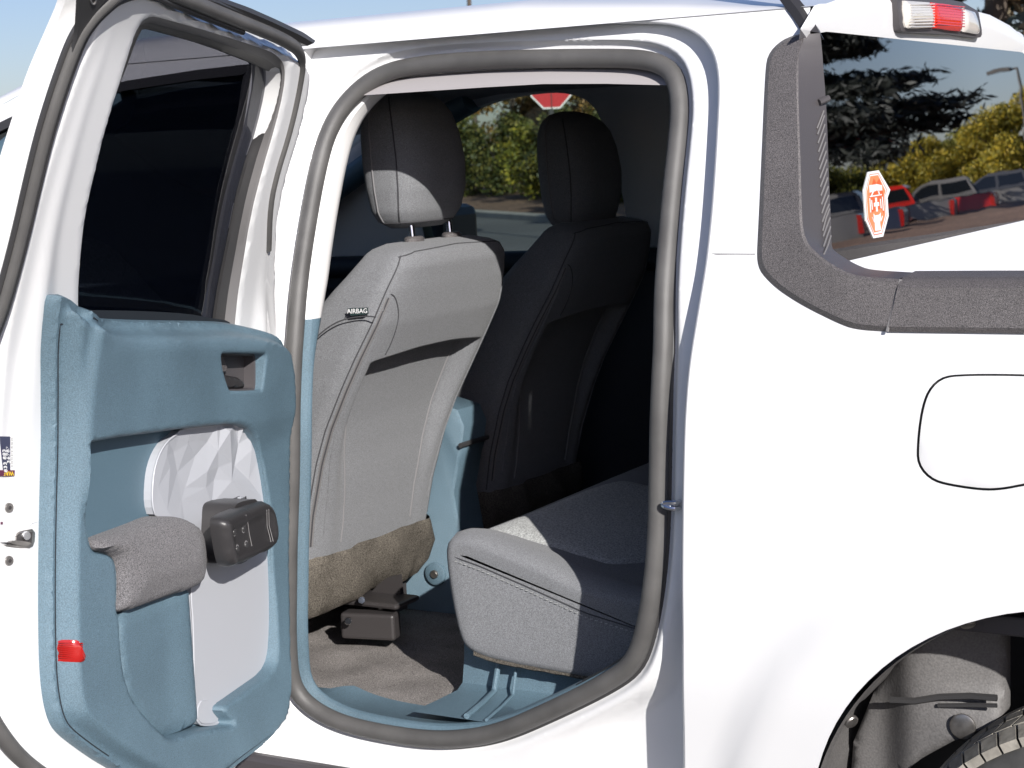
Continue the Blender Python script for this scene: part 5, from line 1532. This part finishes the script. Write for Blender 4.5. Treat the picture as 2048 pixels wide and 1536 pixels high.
# parked pickups in the mirrored row
def pickup(paint, loc, head, label, group='pickups parked across the lot'):
    t = thing('parked_pickup', label, 'pickup truck', tuple(loc), group)
    ch, sh_ = math.cos(head), math.sin(head)
    def W(x, y, z):
        x, y, z = x * 1.15, y * 1.12, z * 1.15
        return (loc[0] + x * ch - y * sh_, loc[1] + x * sh_ + y * ch, loc[2] + z)
    # side outline, nose at +x, tail at -x
    def archpts(cx, r, n=10): return [(cx + r * math.cos(a), .42 + r * math.sin(a)) for a in np.linspace(0, math.pi, n)]
    bodyp = [(-2.75, .62), (-2.78, 1.10), (-2.74, 1.22), (-.70, 1.24), (2.35, 1.20), (2.62, 1.10), (2.74, .95), (2.76, .55), (2.25, .42)] + archpts(1.78, .50) + [(1.2, .42), (-1.1, .42)] + archpts(-1.62, .50) + [(-2.2, .50)]
    bodyp = [p for p in bodyp]
    P = np.array(bodyp)
    if area2(P) < 0: P = P[::-1]
    def bw(P_): return .96 - .06 * smooth(.85, 1.25, P_[:, 1]) - .08 * smooth(2.3, 2.8, np.abs(P_[:, 0]))
    slab('body', resample(P, step=.12), [], lambda Q: bw(Q), lambda Q: -bw(Q), lambda a, h, b: W(a, h, b), paint, t, .25, angle=40)
    cab = [[W(x, s * y, z) for x, z in zip(xs_, zs_)] for s, y, xs_, zs_ in ((-1, .88, (-.72, -.60, .95, 1.62), (1.23, 1.24, 1.24, 1.20)),)]
    ringz = lambda z, x0, x1, y: [W(x0, -y, z), W(x1, -y, z), W(x1, y, z), W(x0, y, z)]
    V, F = loft([ringz(1.22, -.74, 1.70, .88), ringz(1.30, -.72, 1.55, .87), ringz(1.72, -.52, .72, .72), ringz(1.80, -.40, .52, .66)], True, True, True)
    cb = mesh('cab', V, F, paint, t, sm=True, angle=30, fix=True)
    g = lambda pts: [W(*p) for p in pts]
    for s in (-1, 1):
        for x0, x1, x2, x3 in ((-.60, .28, .24, -.46), (.34, 1.38, .66, .30)):
            q0 = [(x0, s * .873, 1.29), (x1, s * .873, 1.29), (x2, s * .735, 1.69), (x3, s * .735, 1.69)]
            q1 = [(a, b - s * .03, c) for a, b, c in q0]
            V, F = loft([g(q1), g(q0)], True, True, True); mesh('side_window', V, F, M['carglass'], cb, sm=False, fix=True)
    q0 = [(1.60, -.80, 1.30), (1.60, .80, 1.30), (.80, .64, 1.70), (.80, -.64, 1.70)]; q1 = [(a - .04, b, c - .02) for a, b, c in q0]
    V, F = loft([g(q1), g(q0)], True, True, True); mesh('windscreen', V, F, M['carglass'], cb, sm=False, fix=True)
    q0 = [(-.735, -.74, 1.30), (-.735, .74, 1.30), (-.56, .64, 1.68), (-.56, -.64, 1.68)]; q1 = [(a + .04, b, c) for a, b, c in q0]
    V, F = loft([g(q1), g(q0)], True, True, True); mesh('rear_glass', V, F, M['carglass'], cb, sm=False, fix=True)
    V, F = join([([W(*p) for p in box_vf((-1.75, 0, 1.235), (1.85, 1.5, .03))[0]], box_vf((0, 0, 0), (1, 1, 1))[1])]); mesh('bed_opening', V, F, M['rubber'], t, sm=False)
    for nm, c, s_, mm in (('rear_bumper', (-2.82, 0, .62), (.22, 1.85, .22), M['chrome']), ('front_bumper', (2.80, 0, .62), (.20, 1.85, .24), M['chrome']), ('grille', (2.74, 0, .92), (.08, 1.2, .26), M['rubber'])):
        v, f = box_vf(c, s_); o = mesh(nm, [W(*p) for p in v], f, mm, t, sm=False); bevel(o, .04)
    for s in (-1, 1):
        v, f = box_vf((-2.735, s * .83, 1.0), (.10, .16, .36)); mesh('tail_light', [W(*p) for p in v], f, M['redlens'], t, sm=False)
        v, f = box_vf((2.66, s * .74, .98), (.14, .30, .18)); mesh('headlight', [W(*p) for p in v], f, M['clearlens'], t, sm=False)
        for cx in (1.78, -1.62):
            rg = lambda y, r: [W(cx + r * math.cos(a), s * y, .39 + r * math.sin(a)) for a in np.linspace(0, 2 * math.pi, 28, endpoint=False)]
            V, F = loft([rg(.70, .30), rg(.70, .38), rg(.90, .39), rg(.945, .36), rg(.95, .27), rg(.93, .26)], True); wl = mesh('wheel', V, F, M['tyre'], t, angle=40, fix=True)
            sp = [loft([rg(.93, .262), rg(.94, .25), rg(.92, .23)], True)]
            for k in range(5):
                a = k * 2 * math.pi / 5; v, f = box_vf((0, 0, 0), (.24, .05, .075)); R2 = np.array([[math.cos(a), 0, -math.sin(a)], [0, 1, 0], [math.sin(a), 0, math.cos(a)]])
                v = [R2 @ (np.array(p) + np.array([.12, 0, 0])) for p in v]; sp.append(([W(cx + p[0], s * (.925 + p[1] * .4), .39 + p[2]) for p in v], f))
            sp.append(loft([rg(.945, .06), rg(.95, .04)], True, True, True))
            mesh('rim', *join(sp), M['rimalloy'], wl, sm=False, fix=True)
            V, F = loft([rg(.80, .265), rg(.80, .01)], True); mesh('brake_disc', V, F, M['rubber'], wl, sm=False)
    return t
M['carglass'] = mat('dark_car_glass', (.01, .012, .015), .03, spec=.8)
M['rimalloy'] = mat('alloy', (.6, .6, .6), .3, metal=.9)
PG = mat('grey_car_paint', (.15, .142, .136), .3, coat=.6); PR = mat('red_car_paint', (.50, .02, .015), .3, coat=.6); PB = mat('dark_blue_car_paint', (.03, .035, .06), .3, coat=.6); PS = mat('charcoal_car_paint', (.06, .06, .065), .3, coat=.6)
HD = math.radians(-12)
for k, (x, y, mm, lb, hd) in enumerate([(15.4, 42.0, PB, 'dark blue parked pickup at the far end of the row', HD), (15.5, 47.0, PG, 'grey parked pickup beside the red one', HD), (15.7, 52.2, PR, 'red parked pickup between two grey ones', HD),
                                    (15.2, 57.4, PG, 'grey parked pickup nearest the street lamp', HD), (14.6, 62.6, PS, 'charcoal parked pickup behind the nearest grey one', HD), (14.8, 37.0, PG, 'grey parked pickup in front of the dark blue one', HD)]):
    pickup(mm, (x, y, GZ), hd, lb)
